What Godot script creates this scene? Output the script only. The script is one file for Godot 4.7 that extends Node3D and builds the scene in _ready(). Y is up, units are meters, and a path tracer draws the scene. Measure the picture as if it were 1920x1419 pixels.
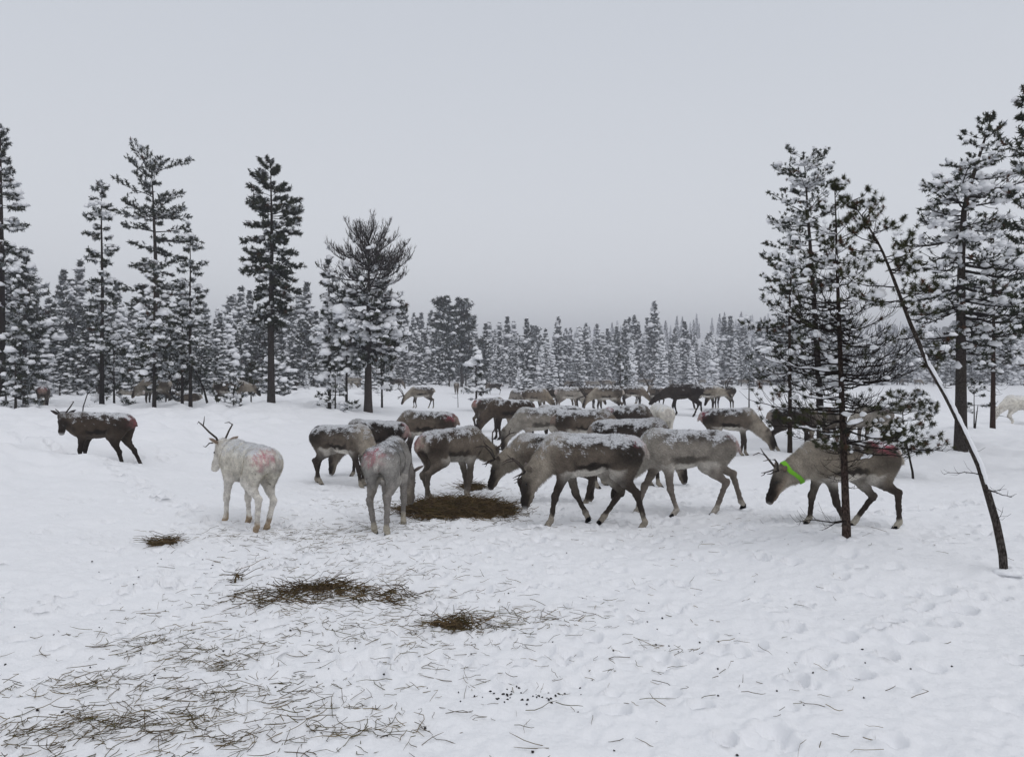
extends Node3D
# A snowy clearing in the northern woods: a herd of reindeer round heaps of hay,
# lone pines with snow on their branches, a hazy treeline behind.

var rng := RandomNumberGenerator.new()
var noise_low := FastNoiseLite.new()
var noise_mid := FastNoiseLite.new()
var noise_fine := FastNoiseLite.new()
var noise_fur := FastNoiseLite.new()
var used := {}
var M := {}
var tufts_near: Array = []
var tufts_far: Array = []
var tufts_coarse: Array = []
var tufts_bare: Array = []
var blobs: Array = []
var blobs_small: Array = []
const SNOW := Color(0.86, 0.87, 0.89)


class Acc:
	var v := PackedVector3Array()
	var n := PackedVector3Array()
	var c := PackedColorArray()

	func stamp(t: Transform3D, shape: Array, col: Color) -> void:
		v.append_array(t * (shape[0] as PackedVector3Array))
		var b := t.basis.orthonormalized()
		n.append_array(Transform3D(b, Vector3.ZERO) * (shape[1] as PackedVector3Array))
		var cc := PackedColorArray()
		cc.resize((shape[0] as PackedVector3Array).size())
		cc.fill(col)
		c.append_array(cc)

	func tube(p: Array, r: Array, sides: int, col: Color, tip := Color(-1, 0, 0), snow_top := 0.0) -> void:
		var rings: Array = []
		var norms: Array = []
		var count := p.size()
		var last: Vector3 = p[count - 1] - p[0]
		var ref := Vector3.RIGHT if absf(last.normalized().x) < 0.8 else Vector3.FORWARD
		for i in count:
			var dir: Vector3 = (p[mini(i + 1, count - 1)] - p[maxi(i - 1, 0)]).normalized()
			var u := ref.cross(dir).normalized()
			var w := dir.cross(u)
			var ring := PackedVector3Array()
			var nor := PackedVector3Array()
			for k in sides:
				var a := TAU * k / sides
				var o := u * cos(a) + w * sin(a)
				nor.append(o)
				ring.append(p[i] + o * r[i])
			rings.append(ring)
			norms.append(nor)
		for i in count - 1:
			var ra: PackedVector3Array = rings[i]
			var rb: PackedVector3Array = rings[i + 1]
			var na: PackedVector3Array = norms[i]
			var nb: PackedVector3Array = norms[i + 1]
			var ca := col
			if tip.r >= 0.0:
				ca = col.lerp(tip, float(i) / (count - 1))
			for k in sides:
				var m := (k + 1) % sides
				v.append(ra[k]); v.append(rb[k]); v.append(ra[m])
				v.append(ra[m]); v.append(rb[k]); v.append(rb[m])
				n.append(na[k]); n.append(nb[k]); n.append(na[m])
				n.append(na[m]); n.append(nb[k]); n.append(nb[m])
				for q in 6:
					c.append(ca)

	func mesh() -> ArrayMesh:
		var a := []
		a.resize(Mesh.ARRAY_MAX)
		a[Mesh.ARRAY_VERTEX] = v
		a[Mesh.ARRAY_NORMAL] = n
		a[Mesh.ARRAY_COLOR] = c
		var m := ArrayMesh.new()
		m.add_surface_from_arrays(Mesh.PRIMITIVE_TRIANGLES, a)
		return m


# ---------------------------------------------------------------- naming
func numbered(called: String) -> String:
	if not used.has(called):
		used[called] = 0
		return called
	used[called] += 1
	return "%s_%03d" % [called, used[called]]


func tag(o: Node, label: String, category: String, group := "", kind := "") -> Node:
	o.set_meta("label", label)
	o.set_meta("category", category)
	if group != "":
		o.set_meta("group", group)
	if kind != "":
		o.set_meta("kind", kind)
	return o


func thing(called: String, label: String, category: String, at: Vector3, turn := 0.0, group := "", kind := "") -> Node3D:
	var o := Node3D.new()
	o.name = numbered(called)
	add_child(o)
	o.position = at
	o.rotation.y = turn
	tag(o, label, category, group, kind)
	return o


func part(called: String, m: Mesh, mat: Material, parent: Node, stuff := false) -> MeshInstance3D:
	var o := MeshInstance3D.new()
	o.mesh = m
	o.material_override = mat
	if parent == self:
		o.name = numbered(called)
	else:
		var k := 0
		var nm := called
		while parent.has_node(NodePath(nm)):
			k += 1
			nm = "%s_%03d" % [called, k]
		o.name = nm
	if stuff:
		o.set_meta("kind", "stuff")
	parent.add_child(o, true)
	return o


# ---------------------------------------------------------------- materials
func grain(freq: float, strength: float, seed_: int, size := 512) -> NoiseTexture2D:
	var f := FastNoiseLite.new()
	f.seed = seed_
	f.noise_type = FastNoiseLite.TYPE_SIMPLEX
	f.frequency = freq
	f.fractal_octaves = 5
	var t := NoiseTexture2D.new()
	t.width = size
	t.height = size
	t.seamless = true
	t.as_normal_map = strength > 0.0
	t.bump_strength = strength
	t.noise = f
	return t


func ramp_noise(freq: float, lo: Color, hi: Color, seed_: int, size := 512) -> NoiseTexture2D:
	var t := grain(freq, 0.0, seed_, size)
	t.as_normal_map = false
	var g := Gradient.new()
	g.set_color(0, lo)
	g.set_color(1, hi)
	g.set_offset(0, 0.25)
	g.set_offset(1, 0.75)
	t.color_ramp = g
	return t


func plain(vertex: bool, col: Color, rough := 1.0, spec := 0.2) -> StandardMaterial3D:
	var m := StandardMaterial3D.new()
	m.vertex_color_use_as_albedo = vertex
	m.albedo_color = col.linear_to_srgb()
	m.roughness = rough
	m.metallic_specular = spec
	return m


func materials() -> void:
	var s := plain(false, Color(0.86, 0.868, 0.885), 0.85, 0.25)
	s.uv1_triplanar = true
	s.uv1_world_triplanar = true
	s.uv1_scale = Vector3(0.9, 0.9, 0.9)
	s.normal_enabled = true
	s.normal_texture = grain(0.02, 6.0, 5, 1024)
	s.normal_scale = 0.85
	M.ground = s
	var b := plain(false, SNOW, 0.9, 0.2)
	b.uv1_triplanar = true
	b.uv1_scale = Vector3(3, 3, 3)
	b.normal_enabled = true
	b.normal_texture = grain(0.02, 5.0, 8, 256)
	b.normal_scale = 0.5
	M.snow = b
	var f := plain(true, Color.WHITE, 1.0, 0.1)
	f.uv1_triplanar = true
	f.uv1_scale = Vector3(3.5, 1.6, 3.5)
	f.albedo_texture = ramp_noise(0.045, Color(0.84, 0.84, 0.84), Color(1, 1, 1), 21)
	f.normal_enabled = true
	f.normal_texture = grain(0.05, 8.0, 22, 512)
	f.normal_scale = 0.7
	f.rim_enabled = true
	f.rim = 0.08
	f.rim_tint = 0.6
	M.fur = f
	var bark := plain(true, Color.WHITE, 1.0, 0.15)
	bark.uv1_triplanar = true
	bark.uv1_scale = Vector3(4, 1.2, 4)
	bark.albedo_texture = ramp_noise(0.03, Color(0.45, 0.42, 0.4), Color(1, 1, 1), 31)
	bark.normal_enabled = true
	bark.normal_texture = grain(0.03, 10.0, 32, 512)
	M.bark = bark
	M.needle = plain(true, Color.WHITE, 0.8, 0.2)
	M.mixed = plain(true, Color.WHITE, 0.95, 0.15)
	M.hay = plain(true, Color.WHITE, 0.9, 0.2)
	M.antler = plain(true, Color.WHITE, 0.7, 0.3)
	M.eye = plain(false, Color(0.006, 0.005, 0.005), 0.15, 0.5)
	M.hoof = plain(false, Color(0.035, 0.03, 0.026), 0.6, 0.4)
	M.collar = plain(false, Color(0.19, 0.52, 0.03), 0.7, 0.3)


# ---------------------------------------------------------------- terrain
const MOUNDS := [[3.17, -7.35, 1.3, 0.17], [11.8, -19.5, 3.2, 0.34], [9.6, -16.6, 2.2, 0.12], [-14.5, -31.0, 2.5, 0.16], [-11.0, -29.0, 2.0, 0.12], [-6.0, -31.5, 1.6, 0.12], [5.3, -12.8, 1.2, 0.08], [4.2, -6.5, 0.5, 0.02], [-10.5, -14.5, 2.2, 0.14], [-6.6, -12.6, 1.2, 0.12], [-5.4, -16.5, 1.8, 0.12], [-8.9, -11.6, 1.0, 0.1], [-7.3, -14.3, 0.95, -0.13], [-9.2, -15.6, 0.7, -0.1], [-12.5, -13.2, 1.6, 0.15], [-3.9, -10.6, 1.5, 0.09], [-6.0, -10.2, 1.3, 0.1], [7.6, -9.0, 1.6, 0.1], [8.6, -12.0, 1.8, 0.14]]


func ground(x: float, z: float) -> float:
	var d := -z
	var h := 0.0
	var bank := smoothstep(4.6, 9.0, -x) * smoothstep(8.0, 13.5, d)
	h += 0.36 * bank
	var far := smoothstep(8.0, 22.0, d)
	h += noise_low.get_noise_2d(x, z) * (0.035 + 0.1 * far * smoothstep(130.0, 70.0, d))
	h += noise_mid.get_noise_2d(x, z) * (0.05 + 0.28 * bank + 0.12 * smoothstep(7.0, 10.0, x) * smoothstep(12.0, 16.0, d))
	if d < 30.0 and d > -3.0 and absf(x) < 25.0:
		var fade := smoothstep(30.0, 12.0, d)
		var a := noise_fine.get_noise_2d(x, z)
		var b := noise_fine.get_noise_2d(x * 2.7 + 40.0, z * 2.7)
		var pit := smoothstep(0.25, 0.6, noise_fine.get_noise_2d(x * 0.8 - 90.0, z * 0.8 + 33.0))
		h += fade * (1.0 - 0.55 * bank) * (0.017 * a + 0.018 * b - 0.012 * pit)
		var key := Vector2i(int(floor(x * 2.0)), int(floor(z * 2.0)))
		if prints.has(key):
			for t: Vector4 in prints[key]:
				var q := Vector2(x - t.x, z - t.y).length() / t.z
				if q < 1.7:
					h += t.w * (0.35 * exp(-pow((q - 1.2) / 0.28, 2.0)) - smoothstep(1.05, 0.55, q))
	for m in MOUNDS:
		var q: float = ((x - m[0]) * (x - m[0]) + (z - m[1]) * (z - m[1])) / (m[2] * m[2])
		if q < 5.0:
			h += m[3] * exp(-1.6 * q)
	if d > 40.0:
		h += 1.9 * smoothstep(45.0, 110.0, d) * smoothstep(8.0, 50.0, -x)
		h += 22.0 * smoothstep(215.0, 400.0, d) * exp(-pow((x - 115.0) / 130.0, 2.0))
		h += 9.0 * smoothstep(190.0, 380.0, d) * smoothstep(0.0, -160.0, x)
		h -= 0.25 * smoothstep(60.0, 120.0, d) * smoothstep(-20.0, 10.0, x) * smoothstep(230.0, 180.0, d)
	return h


var prints := {}


func tread(x: float, z: float, r: float, depth: float) -> void:
	for i in range(int(floor((x - r * 1.7) * 2.0)), int(floor((x + r * 1.7) * 2.0)) + 1):
		for k in range(int(floor((z - r * 1.7) * 2.0)), int(floor((z + r * 1.7) * 2.0)) + 1):
			var key := Vector2i(i, k)
			if not prints.has(key):
				prints[key] = []
			prints[key].append(Vector4(x, z, r, depth))


func hoof_prints() -> void:
	rng.seed = 606
	# where the herd has been standing: [x, z, spread x, spread z, count]
	for c in [[-0.6, -9.6, 2.2, 1.6, 330], [1.6, -9.4, 1.6, 1.3, 200], [3.6, -8.9, 1.2, 0.8, 70], [-2.8, -8.6, 1.0, 0.9, 90], [-0.8, -6.3, 1.6, 1.1, 150], [-1.2, -4.6, 1.3, 0.6, 80], [1.2, -5.0, 1.5, 0.9, 55], [0.8, -12.5, 3.0, 1.8, 200], [3.0, -5.4, 1.4, 1.0, 18]]:
		for i in int(c[4]):
			tread(c[0] + rng.randfn(0.0, c[2]), c[1] + rng.randfn(0.0, c[3]), rng.randf_range(0.05, 0.09), rng.randf_range(0.015, 0.06))
	# single trails: [from, to]
	for t in [[Vector2(-3.2, -8.6), Vector2(-7.2, -13.6)], [Vector2(-7.8, -14.2), Vector2(-13.0, -17.0)], [Vector2(2.0, -8.4), Vector2(6.5, -10.5)], [Vector2(-1.0, -7.5), Vector2(-4.5, -5.2)], [Vector2(3.6, -6.0), Vector2(1.5, -4.2)], [Vector2(-7.2, -14.0), Vector2(-5.0, -19.0)], [Vector2(5.0, -8.4), Vector2(7.2, -6.4)]]:
		var n := int(t[0].distance_to(t[1]) / 0.22)
		for i in n:
			var q: Vector2 = t[0].lerp(t[1], float(i) / n) + Vector2(rng.randfn(0, 0.07), rng.randfn(0, 0.07)) + Vector2(0.1, 0.06) * (1 if i % 2 == 0 else -1)
			tread(q.x, q.y, rng.randf_range(0.07, 0.11), rng.randf_range(0.05, 0.09))


func make_ground() -> void:
	# one sheet round the viewer's place, finer near it and towards the clearing
	var az := PackedFloat32Array()
	var a := -180.0
	while a < 179.99:
		az.append(a)
		a += 0.18 if absf(a) < 46.0 else (1.0 if absf(a) < 75.0 else 5.0)
	az.append(180.0)
	var rad := PackedFloat32Array()
	var r := 0.4
	while r < 430.0:
		rad.append(r)
		if r < 2.6:
			r += 0.35
		else:
			r += clampf(r * 0.0058, 0.016, 14.0)
	rad.append(520.0)
	var na := az.size()
	var nr := rad.size()
	var v := PackedVector3Array()
	v.resize(na * nr + 1)
	for i in nr:
		for k in na:
			var x := sin(deg_to_rad(az[k])) * rad[i]
			var z := -cos(deg_to_rad(az[k])) * rad[i]
			v[i * na + k] = Vector3(x, ground(x, z), z)
	v[na * nr] = Vector3(0, ground(0, 0), 0)
	var n := PackedVector3Array()
	n.resize(v.size())
	for i in nr:
		for k in na:
			var i0 := maxi(i - 1, 0)
			var i1 := mini(i + 1, nr - 1)
			var k0 := k - 1 if k > 0 else na - 2
			var k1 := k + 1 if k < na - 1 else 1
			var dr := v[i1 * na + k] - v[i0 * na + k]
			var dk := v[i * na + k1] - v[i * na + k0]
			var q := dk.cross(dr).normalized()
			n[i * na + k] = q if q.y > 0.0 else -q
	n[na * nr] = Vector3.UP
	var idx := PackedInt32Array()
	for i in nr - 1:
		for k in na - 1:
			var p := i * na + k
			idx.append(p); idx.append(p + na); idx.append(p + 1)
			idx.append(p + 1); idx.append(p + na); idx.append(p + na + 1)
	for k in na - 1:
		idx.append(na * nr); idx.append(k); idx.append(k + 1)
	var arr := []
	arr.resize(Mesh.ARRAY_MAX)
	arr[Mesh.ARRAY_VERTEX] = v
	arr[Mesh.ARRAY_NORMAL] = n
	arr[Mesh.ARRAY_INDEX] = idx
	var m := ArrayMesh.new()
	m.add_surface_from_arrays(Mesh.PRIMITIVE_TRIANGLES, arr)
	var g := part("ground", m, M.ground, self)
	tag(g, "trampled white snow of the clearing running back to the trees", "ground", "", "structure")


# ---------------------------------------------------------------- shapes that are stamped many times
func make_tuft(count: int, width: float, spread: float, back: float) -> Array:
	var v := PackedVector3Array()
	var n := PackedVector3Array()
	for i in count:
		var az := rng.randf() * TAU
		var el := rng.randf_range(0.12, 1.0) * spread
		var dir := Vector3(sin(el) * cos(az), cos(el), sin(el) * sin(az))
		var root := Vector3(0, -rng.randf() * back, 0)
		var side := dir.cross(Vector3(rng.randf() - 0.5, rng.randf() - 0.5, rng.randf() - 0.5)).normalized()
		var ln := rng.randf_range(0.7, 1.0)
		var f := side.cross(dir).normalized()
		v.append(root - side * width); v.append(root + dir * ln); v.append(root + side * width)
		for k in 3:
			n.append(f)
	return [v, n]


func make_blob(steps: int, rough: float) -> Array:
	# a rounded lump of snow, flat below
	var v := PackedVector3Array()
	var n := PackedVector3Array()
	var off := Vector3(rng.randf(), rng.randf(), rng.randf()) * 80.0
	var rings: Array = []
	for i in steps + 1:
		var th := PI * i / steps
		var ring := PackedVector3Array()
		for k in steps + 2:
			var ph := TAU * k / (steps + 2)
			var p := Vector3(sin(th) * cos(ph), cos(th), sin(th) * sin(ph))
			var s := 1.0 + rough * noise_fur.get_noise_3dv(p * 3.0 + off)
			p *= s
			if p.y < 0.0:
				p.y *= 0.45
			ring.append(p)
		rings.append(ring)
	for i in steps:
		var a: PackedVector3Array = rings[i]
		var b: PackedVector3Array = rings[i + 1]
		var c := a.size()
		for k in c:
			var m := (k + 1) % c
			if i > 0:
				v.append(a[k]); v.append(b[k]); v.append(a[m])
			if i < steps - 1:
				v.append(a[m]); v.append(b[k]); v.append(b[m])
	for p in v:
		n.append(Vector3(p.x, p.y * 1.4 + 0.05, p.z).normalized())
	return [v, n]


func shapes() -> void:
	for i in 5:
		tufts_near.append(make_tuft(46, 0.055, 2.3, 0.6))
		tufts_far.append(make_tuft(16, 0.12, 2.2, 0.7))
		tufts_coarse.append(make_tuft(10, 0.17, 1.9, 0.9))
		tufts_bare.append(make_tuft(5, 0.035, 0.8, 0.7))
		blobs.append(make_blob(6, 0.55))
		blobs_small.append(make_blob(4, 0.5))


func along(dir: Vector3) -> Basis:
	var y := dir.normalized()
	var x := y.cross(Vector3(0.31, 0.2, 0.93)).normalized()
	return Basis(x, y, x.cross(y))


# ---------------------------------------------------------------- trees
func pick(curve: Array, t: float) -> float:
	# curve: [[t, value], ...]
	var last: Array = curve[0]
	for c in curve:
		if t <= c[0]:
			var w: float = c[0] - last[0]
			return lerpf(last[1], c[1], 0.0 if w <= 0.0 else (t - last[0]) / w)
		last = c
	return last[1]


func needle_colour(p: Dictionary) -> Color:
	var k := rng.randf()
	var c := Color(0.021, 0.027, 0.018).lerp(Color(0.048, 0.052, 0.024), k)
	c = c.lerp(Color(0.075, 0.07, 0.026), p.get("olive", 0.0) * rng.randf())
	if rng.randf() < p.get("frost", 0.0):
		return Color(0.3, 0.32, 0.335).lerp(Color(0.6, 0.62, 0.65), rng.randf())
	if rng.randf() < p.get("rust", 0.03):
		c = Color(0.085, 0.04, 0.02)
	return c


func snow_lump(acc: Acc, at: Vector3, size: float, small: bool) -> void:
	var list := blobs_small if small else blobs
	var b := Basis.from_euler(Vector3(rng.randf_range(-0.25, 0.25), rng.randf() * TAU, rng.randf_range(-0.25, 0.25)))
	b = b.scaled_local(Vector3(size * rng.randf_range(0.8, 1.25), size * rng.randf_range(0.65, 1.05), size * rng.randf_range(0.75, 1.15)))
	acc.stamp(Transform3D(b, at), list[rng.randi() % list.size()], SNOW)


func trunk_point(p: Dictionary, t: float) -> Vector3:
	if p.has("line"):
		var line: Array = p.line
		var s: float = t * (line.size() - 1)
		var i := mini(int(s), line.size() - 2)
		return (line[i] as Vector3).lerp(line[i + 1], s - i)
	var bend: Vector3 = p.get("bend", Vector3.ZERO)
	var w: float = p.get("wob", 0.012) * p.h
	return Vector3(bend.x * pow(t, p.get("bendpow", 2.0)) + w * noise_mid.get_noise_2d(t * 2.2, p.seed * 7.3) * t, p.h * t, bend.z * t * t + w * noise_mid.get_noise_2d(t * 2.2, p.seed * 3.1 + 50.0) * t)


func branch(p: Dictionary, root: Vector3, az: float, length: float, el0: float, curl: float, r0: float, full: float, wood: Acc, leaf: Acc, snow: Acc, snowy: float) -> void:
	var segs: int = p.get("segs", 5)
	var pts: Array = [root]
	var rr: Array = [r0]
	var at := root
	var a := az
	for i in segs:
		var s := float(i) / segs
		var e: float = el0 + curl * s * s
		a += rng.randf_range(-0.16, 0.16) * p.get("twist", 1.0)
		e += rng.randf_range(-0.12, 0.12) * p.get("twist", 1.0)
		at += Vector3(cos(a) * cos(e), sin(e), -sin(a) * cos(e)) * (length / segs)
		pts.append(at)
		rr.append(lerpf(r0, r0 * 0.3, float(i + 1) / segs))
	var wc: Color = p.get("wood", Color(0.05, 0.042, 0.036))
	wood.tube(pts, rr, p.get("sides", 4), wc)
	var ts: float = p.tuft
	var small: bool = p.get("small", false)
	var kinds: Array = p.tufts
	var twigs: int = int(p.get("twigs", 6) * clampf(length / p.get("twig_len_ref", 1.0), 0.5, 1.6))
	for k in twigs:
		var s: float = lerpf(p.get("twig0", 0.25), 1.0, (k + rng.randf()) / twigs)
		var fi: float = s * segs
		var i := mini(int(fi), segs - 1)
		var b: Vector3 = (pts[i] as Vector3).lerp(pts[i + 1], fi - i)
		var along_: Vector3 = (pts[i + 1] - pts[i]).normalized()
		var side := along_.cross(Vector3.UP).normalized() * (1.0 if k % 2 == 0 else -1.0)
		side = side.rotated(along_, rng.randf_range(-0.9, 0.9) * p.get("round", 1.0))
		var tl: float = length * p.get("twig", 0.32) * (1.15 - 0.6 * s) * rng.randf_range(0.6, 1.2)
		var up: float = p.get("twig_up", 0.25) + rng.randf_range(-0.25, 0.3)
		var d1 := (along_ * 0.75 + side * rng.randf_range(0.5, 1.0) + Vector3.UP * up * 0.5).normalized()
		var d2 := (d1 + Vector3.UP * up * 1.2 + along_ * 0.2).normalized()
		var m := b + d1 * tl * 0.5
		var e := m + d2 * tl * 0.5
		wood.tube([b, m, e], [r0 * 0.32, r0 * 0.24, r0 * 0.14], 3, wc)
		if rng.randf() < full:
			leaf.stamp(Transform3D(along(d2).scaled(Vector3.ONE * ts * rng.randf_range(0.75, 1.2)), e), kinds[rng.randi() % kinds.size()], needle_colour(p))
			if rng.randf() < p.get("second", 0.6):
				leaf.stamp(Transform3D(along(d1 + Vector3.UP * 0.2).scaled(Vector3.ONE * ts * rng.randf_range(0.7, 1.0)), m.lerp(e, 0.3)), kinds[rng.randi() % kinds.size()], needle_colour(p))
		elif p.get("bare_tips", false):
			leaf.stamp(Transform3D(along(d2).scaled(Vector3.ONE * tl * 0.7), e), tufts_bare[rng.randi() % 5], wc)
		if rng.randf() < snowy:
			var sz: float = p.get("lump", 0.12) * rng.randf_range(0.4, 1.1) * (1.9 if rng.randf() < p.get("big", 0.1) else 1.0)
			snow_lump(snow, m.lerp(e, rng.randf_range(0.2, 1.0)) + Vector3.UP * (ts * 0.25 + sz * 0.1), sz, small)
	if rng.randf() < full:
		leaf.stamp(Transform3D(along(at - pts[segs - 1] + Vector3.UP * 0.05).scaled(Vector3.ONE * ts), at), kinds[rng.randi() % kinds.size()], needle_colour(p))
	# snow lying along the limb itself
	if length > 0.2 and rng.randf() < snowy * p.get("pads", 1.0):
		var i0 := rng.randi_range(0, segs - 3)
		var i1 := rng.randi_range(i0 + 2, segs)
		var sp: Array = []
		var sr: Array = []
		var thick: float = p.get("lump", 0.12) * rng.randf_range(0.3, 0.55)
		for i in range(i0 * 2, i1 * 2 + 1):
			var a0: Vector3 = pts[i / 2]
			var a1: Vector3 = pts[mini(i / 2 + 1, segs)]
			var t := thick * rng.randf_range(0.6, 1.25) * (0.25 if i == i0 * 2 or i == i1 * 2 else 1.0)
			sp.append(a0.lerp(a1, 0.5 * (i % 2)) + Vector3(rng.randf_range(-0.3, 0.3) * t, r0 * 0.6 + t * 0.6, rng.randf_range(-0.3, 0.3) * t))
			sr.append(t)
		snow.tube(sp, sr, 6, SNOW)
	for i in range(1, segs):
		if rng.randf() < snowy * p.get("limb_snow", 0.8):
			var sz: float = p.get("lump", 0.12) * rng.randf_range(0.55, 1.2)
			snow_lump(snow, (pts[i] as Vector3).lerp(pts[i + 1], rng.randf()) + Vector3.UP * (r0 * 0.5 + sz * 0.2), sz, small)


func grow(p: Dictionary, root: Node3D) -> void:
	rng.seed = 1000 + int(p.seed)
	var h: float = p.h
	var wood := Acc.new()
	var trunk := Acc.new()
	var leaf := Acc.new()
	var snow := Acc.new()
	var pts: Array = []
	var rr: Array = []
	var count: int = p.get("rings", 14)
	for i in count + 1:
		var t := float(i) / count
		var tt := t - 0.02 if i == 0 else t
		pts.append(trunk_point(p, maxf(t, 0.0)) + (Vector3(0, -0.25, 0) if i == 0 else Vector3.ZERO))
		rr.append(maxf(p.r * pow(1.0 - t, 0.75) * (1.0 + p.get("flare", 0.25) * exp(-t * 30.0)), p.r * 0.07))
		if tt > 2.0:
			break
	var bark_c: Color = p.get("bark", Color(0.055, 0.047, 0.042))
	trunk.tube(pts, rr, p.get("trunk_sides", 8), bark_c, p.get("bark_top", Color(0.08, 0.055, 0.04)))
	var c0: float = p.crown0
	var y := c0
	var whorl: float = p.get("whorl", 0.32) / h
	var around := rng.randf() * TAU
	var limb_nodes: bool = p.get("limb_parts", false)
	while y < 0.985:
		var t := (y - c0) / (1.0 - c0)
		var wid: float = pick(p.wid, t)
		var nb: int = int(round(pick(p.get("per", [[0, 5], [1, 4]]), t)))
		for k in nb:
			around += TAU / nb + rng.randf_range(-0.5, 0.5)
			var yy := y + rng.randf_range(-0.85, 0.85) * whorl
			if yy > 0.99:
				continue
			var ln: float = wid * rng.randf_range(0.55, 1.15) * (1.0 + p.get("skew", 0.0) * cos(around))
			if rng.randf() < p.get("gap", 0.06):
				ln *= 0.35
			if ln < 0.03:
				continue
			var el: float = pick(p.get("el", [[0, -0.2], [1, 0.7]]), t) + rng.randf_range(-0.15, 0.15)
			var curl: float = pick(p.get("curl", [[0, 0.5], [1, 0.5]]), t)
			var full: float = pick(p.get("full", [[0, 1.0], [1, 1.0]]), t)
			var sn: float = pick(p.get("snow", [[0, 0.5], [1, 0.5]]), t) * p.get("snowfall", 1.0)
			var rb: float = clampf(p.r * 0.26 * (1.0 - 0.6 * t) * clampf(ln / (h * 0.14), 0.4, 1.3), p.get("rb_min", 0.006), 0.08)
			if limb_nodes and ln > 0.25:
				var own := Acc.new()
				branch(p, trunk_point(p, yy), around, ln, el, curl, rb, full, own, leaf, snow, sn)
				part("branch", own.mesh(), M.bark, root)
			else:
				branch(p, trunk_point(p, yy), around, ln, el, curl, rb, full, wood, leaf, snow, sn)
		y += whorl * rng.randf_range(0.8, 1.2)
	# leader
	var top := trunk_point(p, 1.0)
	if p.get("leader", true):
		for k in 3:
			leaf.stamp(Transform3D(along(Vector3(rng.randf_range(-0.5, 0.5), 1, rng.randf_range(-0.5, 0.5))).scaled(Vector3.ONE * p.tuft), top - Vector3(0, p.tuft * 0.4 * k, 0)), p.tufts[k], needle_colour(p))
	# dead twigs under the crown
	for k in int(p.get("dead", 0)):
		var t: float = rng.randf_range(p.get("dead0", 0.08), c0)
		var az := rng.randf() * TAU
		branch_dead(p, trunk_point(p, t), az, h * rng.randf_range(0.03, 0.1) * p.get("dead_len", 1.0), wood)
	# snow on the trunk's weather side
	for k in int(p.get("trunk_snow", 0)):
		var t := rng.randf_range(0.03, 0.9)
		var sd: Vector3 = p.get("weather", Vector3(-0.8, 0.3, 0.5))
		var rt: float = maxf(p.r * pow(1.0 - t, 0.75), 0.01)
		var b := Basis.from_euler(Vector3(0, rng.randf() * TAU, 0)).scaled_local(Vector3(rt * 0.7, rt * rng.randf_range(1.0, 3.0), rt * 0.7))
		snow.stamp(Transform3D(b, trunk_point(p, t) + sd.normalized() * rt * 0.75), blobs_small[k % 5], SNOW)
	if p.has("snow_line"):
		var t0: float = p.snow_line[0]
		var sp: Array = []
		var sr: Array = []
		while t0 < p.snow_line[1]:
			var rt: float = maxf(p.r * pow(1.0 - t0, 0.75), 0.01)
			var ax := (trunk_point(p, t0 + 0.01) - trunk_point(p, t0 - 0.01)).normalized()
			var up := (Vector3.UP - ax * ax.y).normalized()
			up = (up + Vector3(-0.15, 0, 0.8)).normalized()
			var ends := smoothstep(p.snow_line[0], p.snow_line[0] + 0.12, t0) * smoothstep(p.snow_line[1], p.snow_line[1] - 0.08, t0)
			var ragged := 0.5 + 0.5 * noise_fine.get_noise_2d(t0 * 14.0, 3.0) + 0.35 * noise_fine.get_noise_2d(t0 * 50.0, 9.0)
			var amount := clampf(ends * (0.72 + 0.5 * ragged), 0.0, 1.05)
			sp.append(trunk_point(p, t0) + up * rt * 0.42 * amount)
			sr.append(rt * (0.55 + 0.42 * amount))
			t0 += 0.006
		snow.tube(sp, sr, 10, SNOW)
	for e in p.get("extra", []):
		# [height share, azimuth in degrees, length, elevation, curl, fullness, snow]
		if limb_nodes:
			var own := Acc.new()
			branch(p, trunk_point(p, e[0]), deg_to_rad(e[1]), e[2], e[3], e[4], p.r * e[7], e[5], own, leaf, snow, e[6])
			part("branch", own.mesh(), M.bark, root)
		else:
			branch(p, trunk_point(p, e[0]), deg_to_rad(e[1]), e[2], e[3], e[4], p.r * e[7], e[5], wood, leaf, snow, e[6])
	for l in p.get("lumps", []):
		# big pillows of snow caught in the crown: [height share, dx, dz, size]
		for q in 16:
			var j: Vector3 = Vector3(rng.randfn(0, 0.55), 0, rng.randfn(0, 0.5)) * l[3]
			j.y = (rng.randf_range(-0.25, 0.25) - 0.35 * j.length() / l[3]) * l[3]
			snow_lump(snow, trunk_point(p, l[0]) + Vector3(l[1], 0, l[2]) + j, l[3] * rng.randf_range(0.2, 0.48), false)
	if limb_nodes:
		# snow heaped against the foot of the stem
		for k in 16:
			var az := rng.randf() * TAU
			var rr0: float = p.r * rng.randf_range(1.1, 2.4)
			var b := Basis.from_euler(Vector3(0, rng.randf() * TAU, 0)).scaled_local(Vector3(0.06, 0.035, 0.05) * rng.randf_range(0.6, 1.2))
			snow.stamp(Transform3D(b, Vector3(cos(az) * rr0, 0.0, sin(az) * rr0)), blobs[k % 5], SNOW)
	if p.get("one_mesh", false):
		var all := Acc.new()
		for a in [trunk, wood, leaf, snow]:
			all.v.append_array(a.v)
			all.n.append_array(a.n)
			all.c.append_array(a.c)
		(root as MeshInstance3D).mesh = all.mesh()
		(root as MeshInstance3D).material_override = M.mixed
		return
	part("trunk", trunk.mesh(), M.bark, root)
	if wood.v.size():
		part("branches", wood.mesh(), M.bark, root, true)
	if leaf.v.size():
		part("crown", leaf.mesh(), M.needle, root, true)
	if snow.v.size():
		part("snow_load", snow.mesh(), M.snow, root, true)


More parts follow.
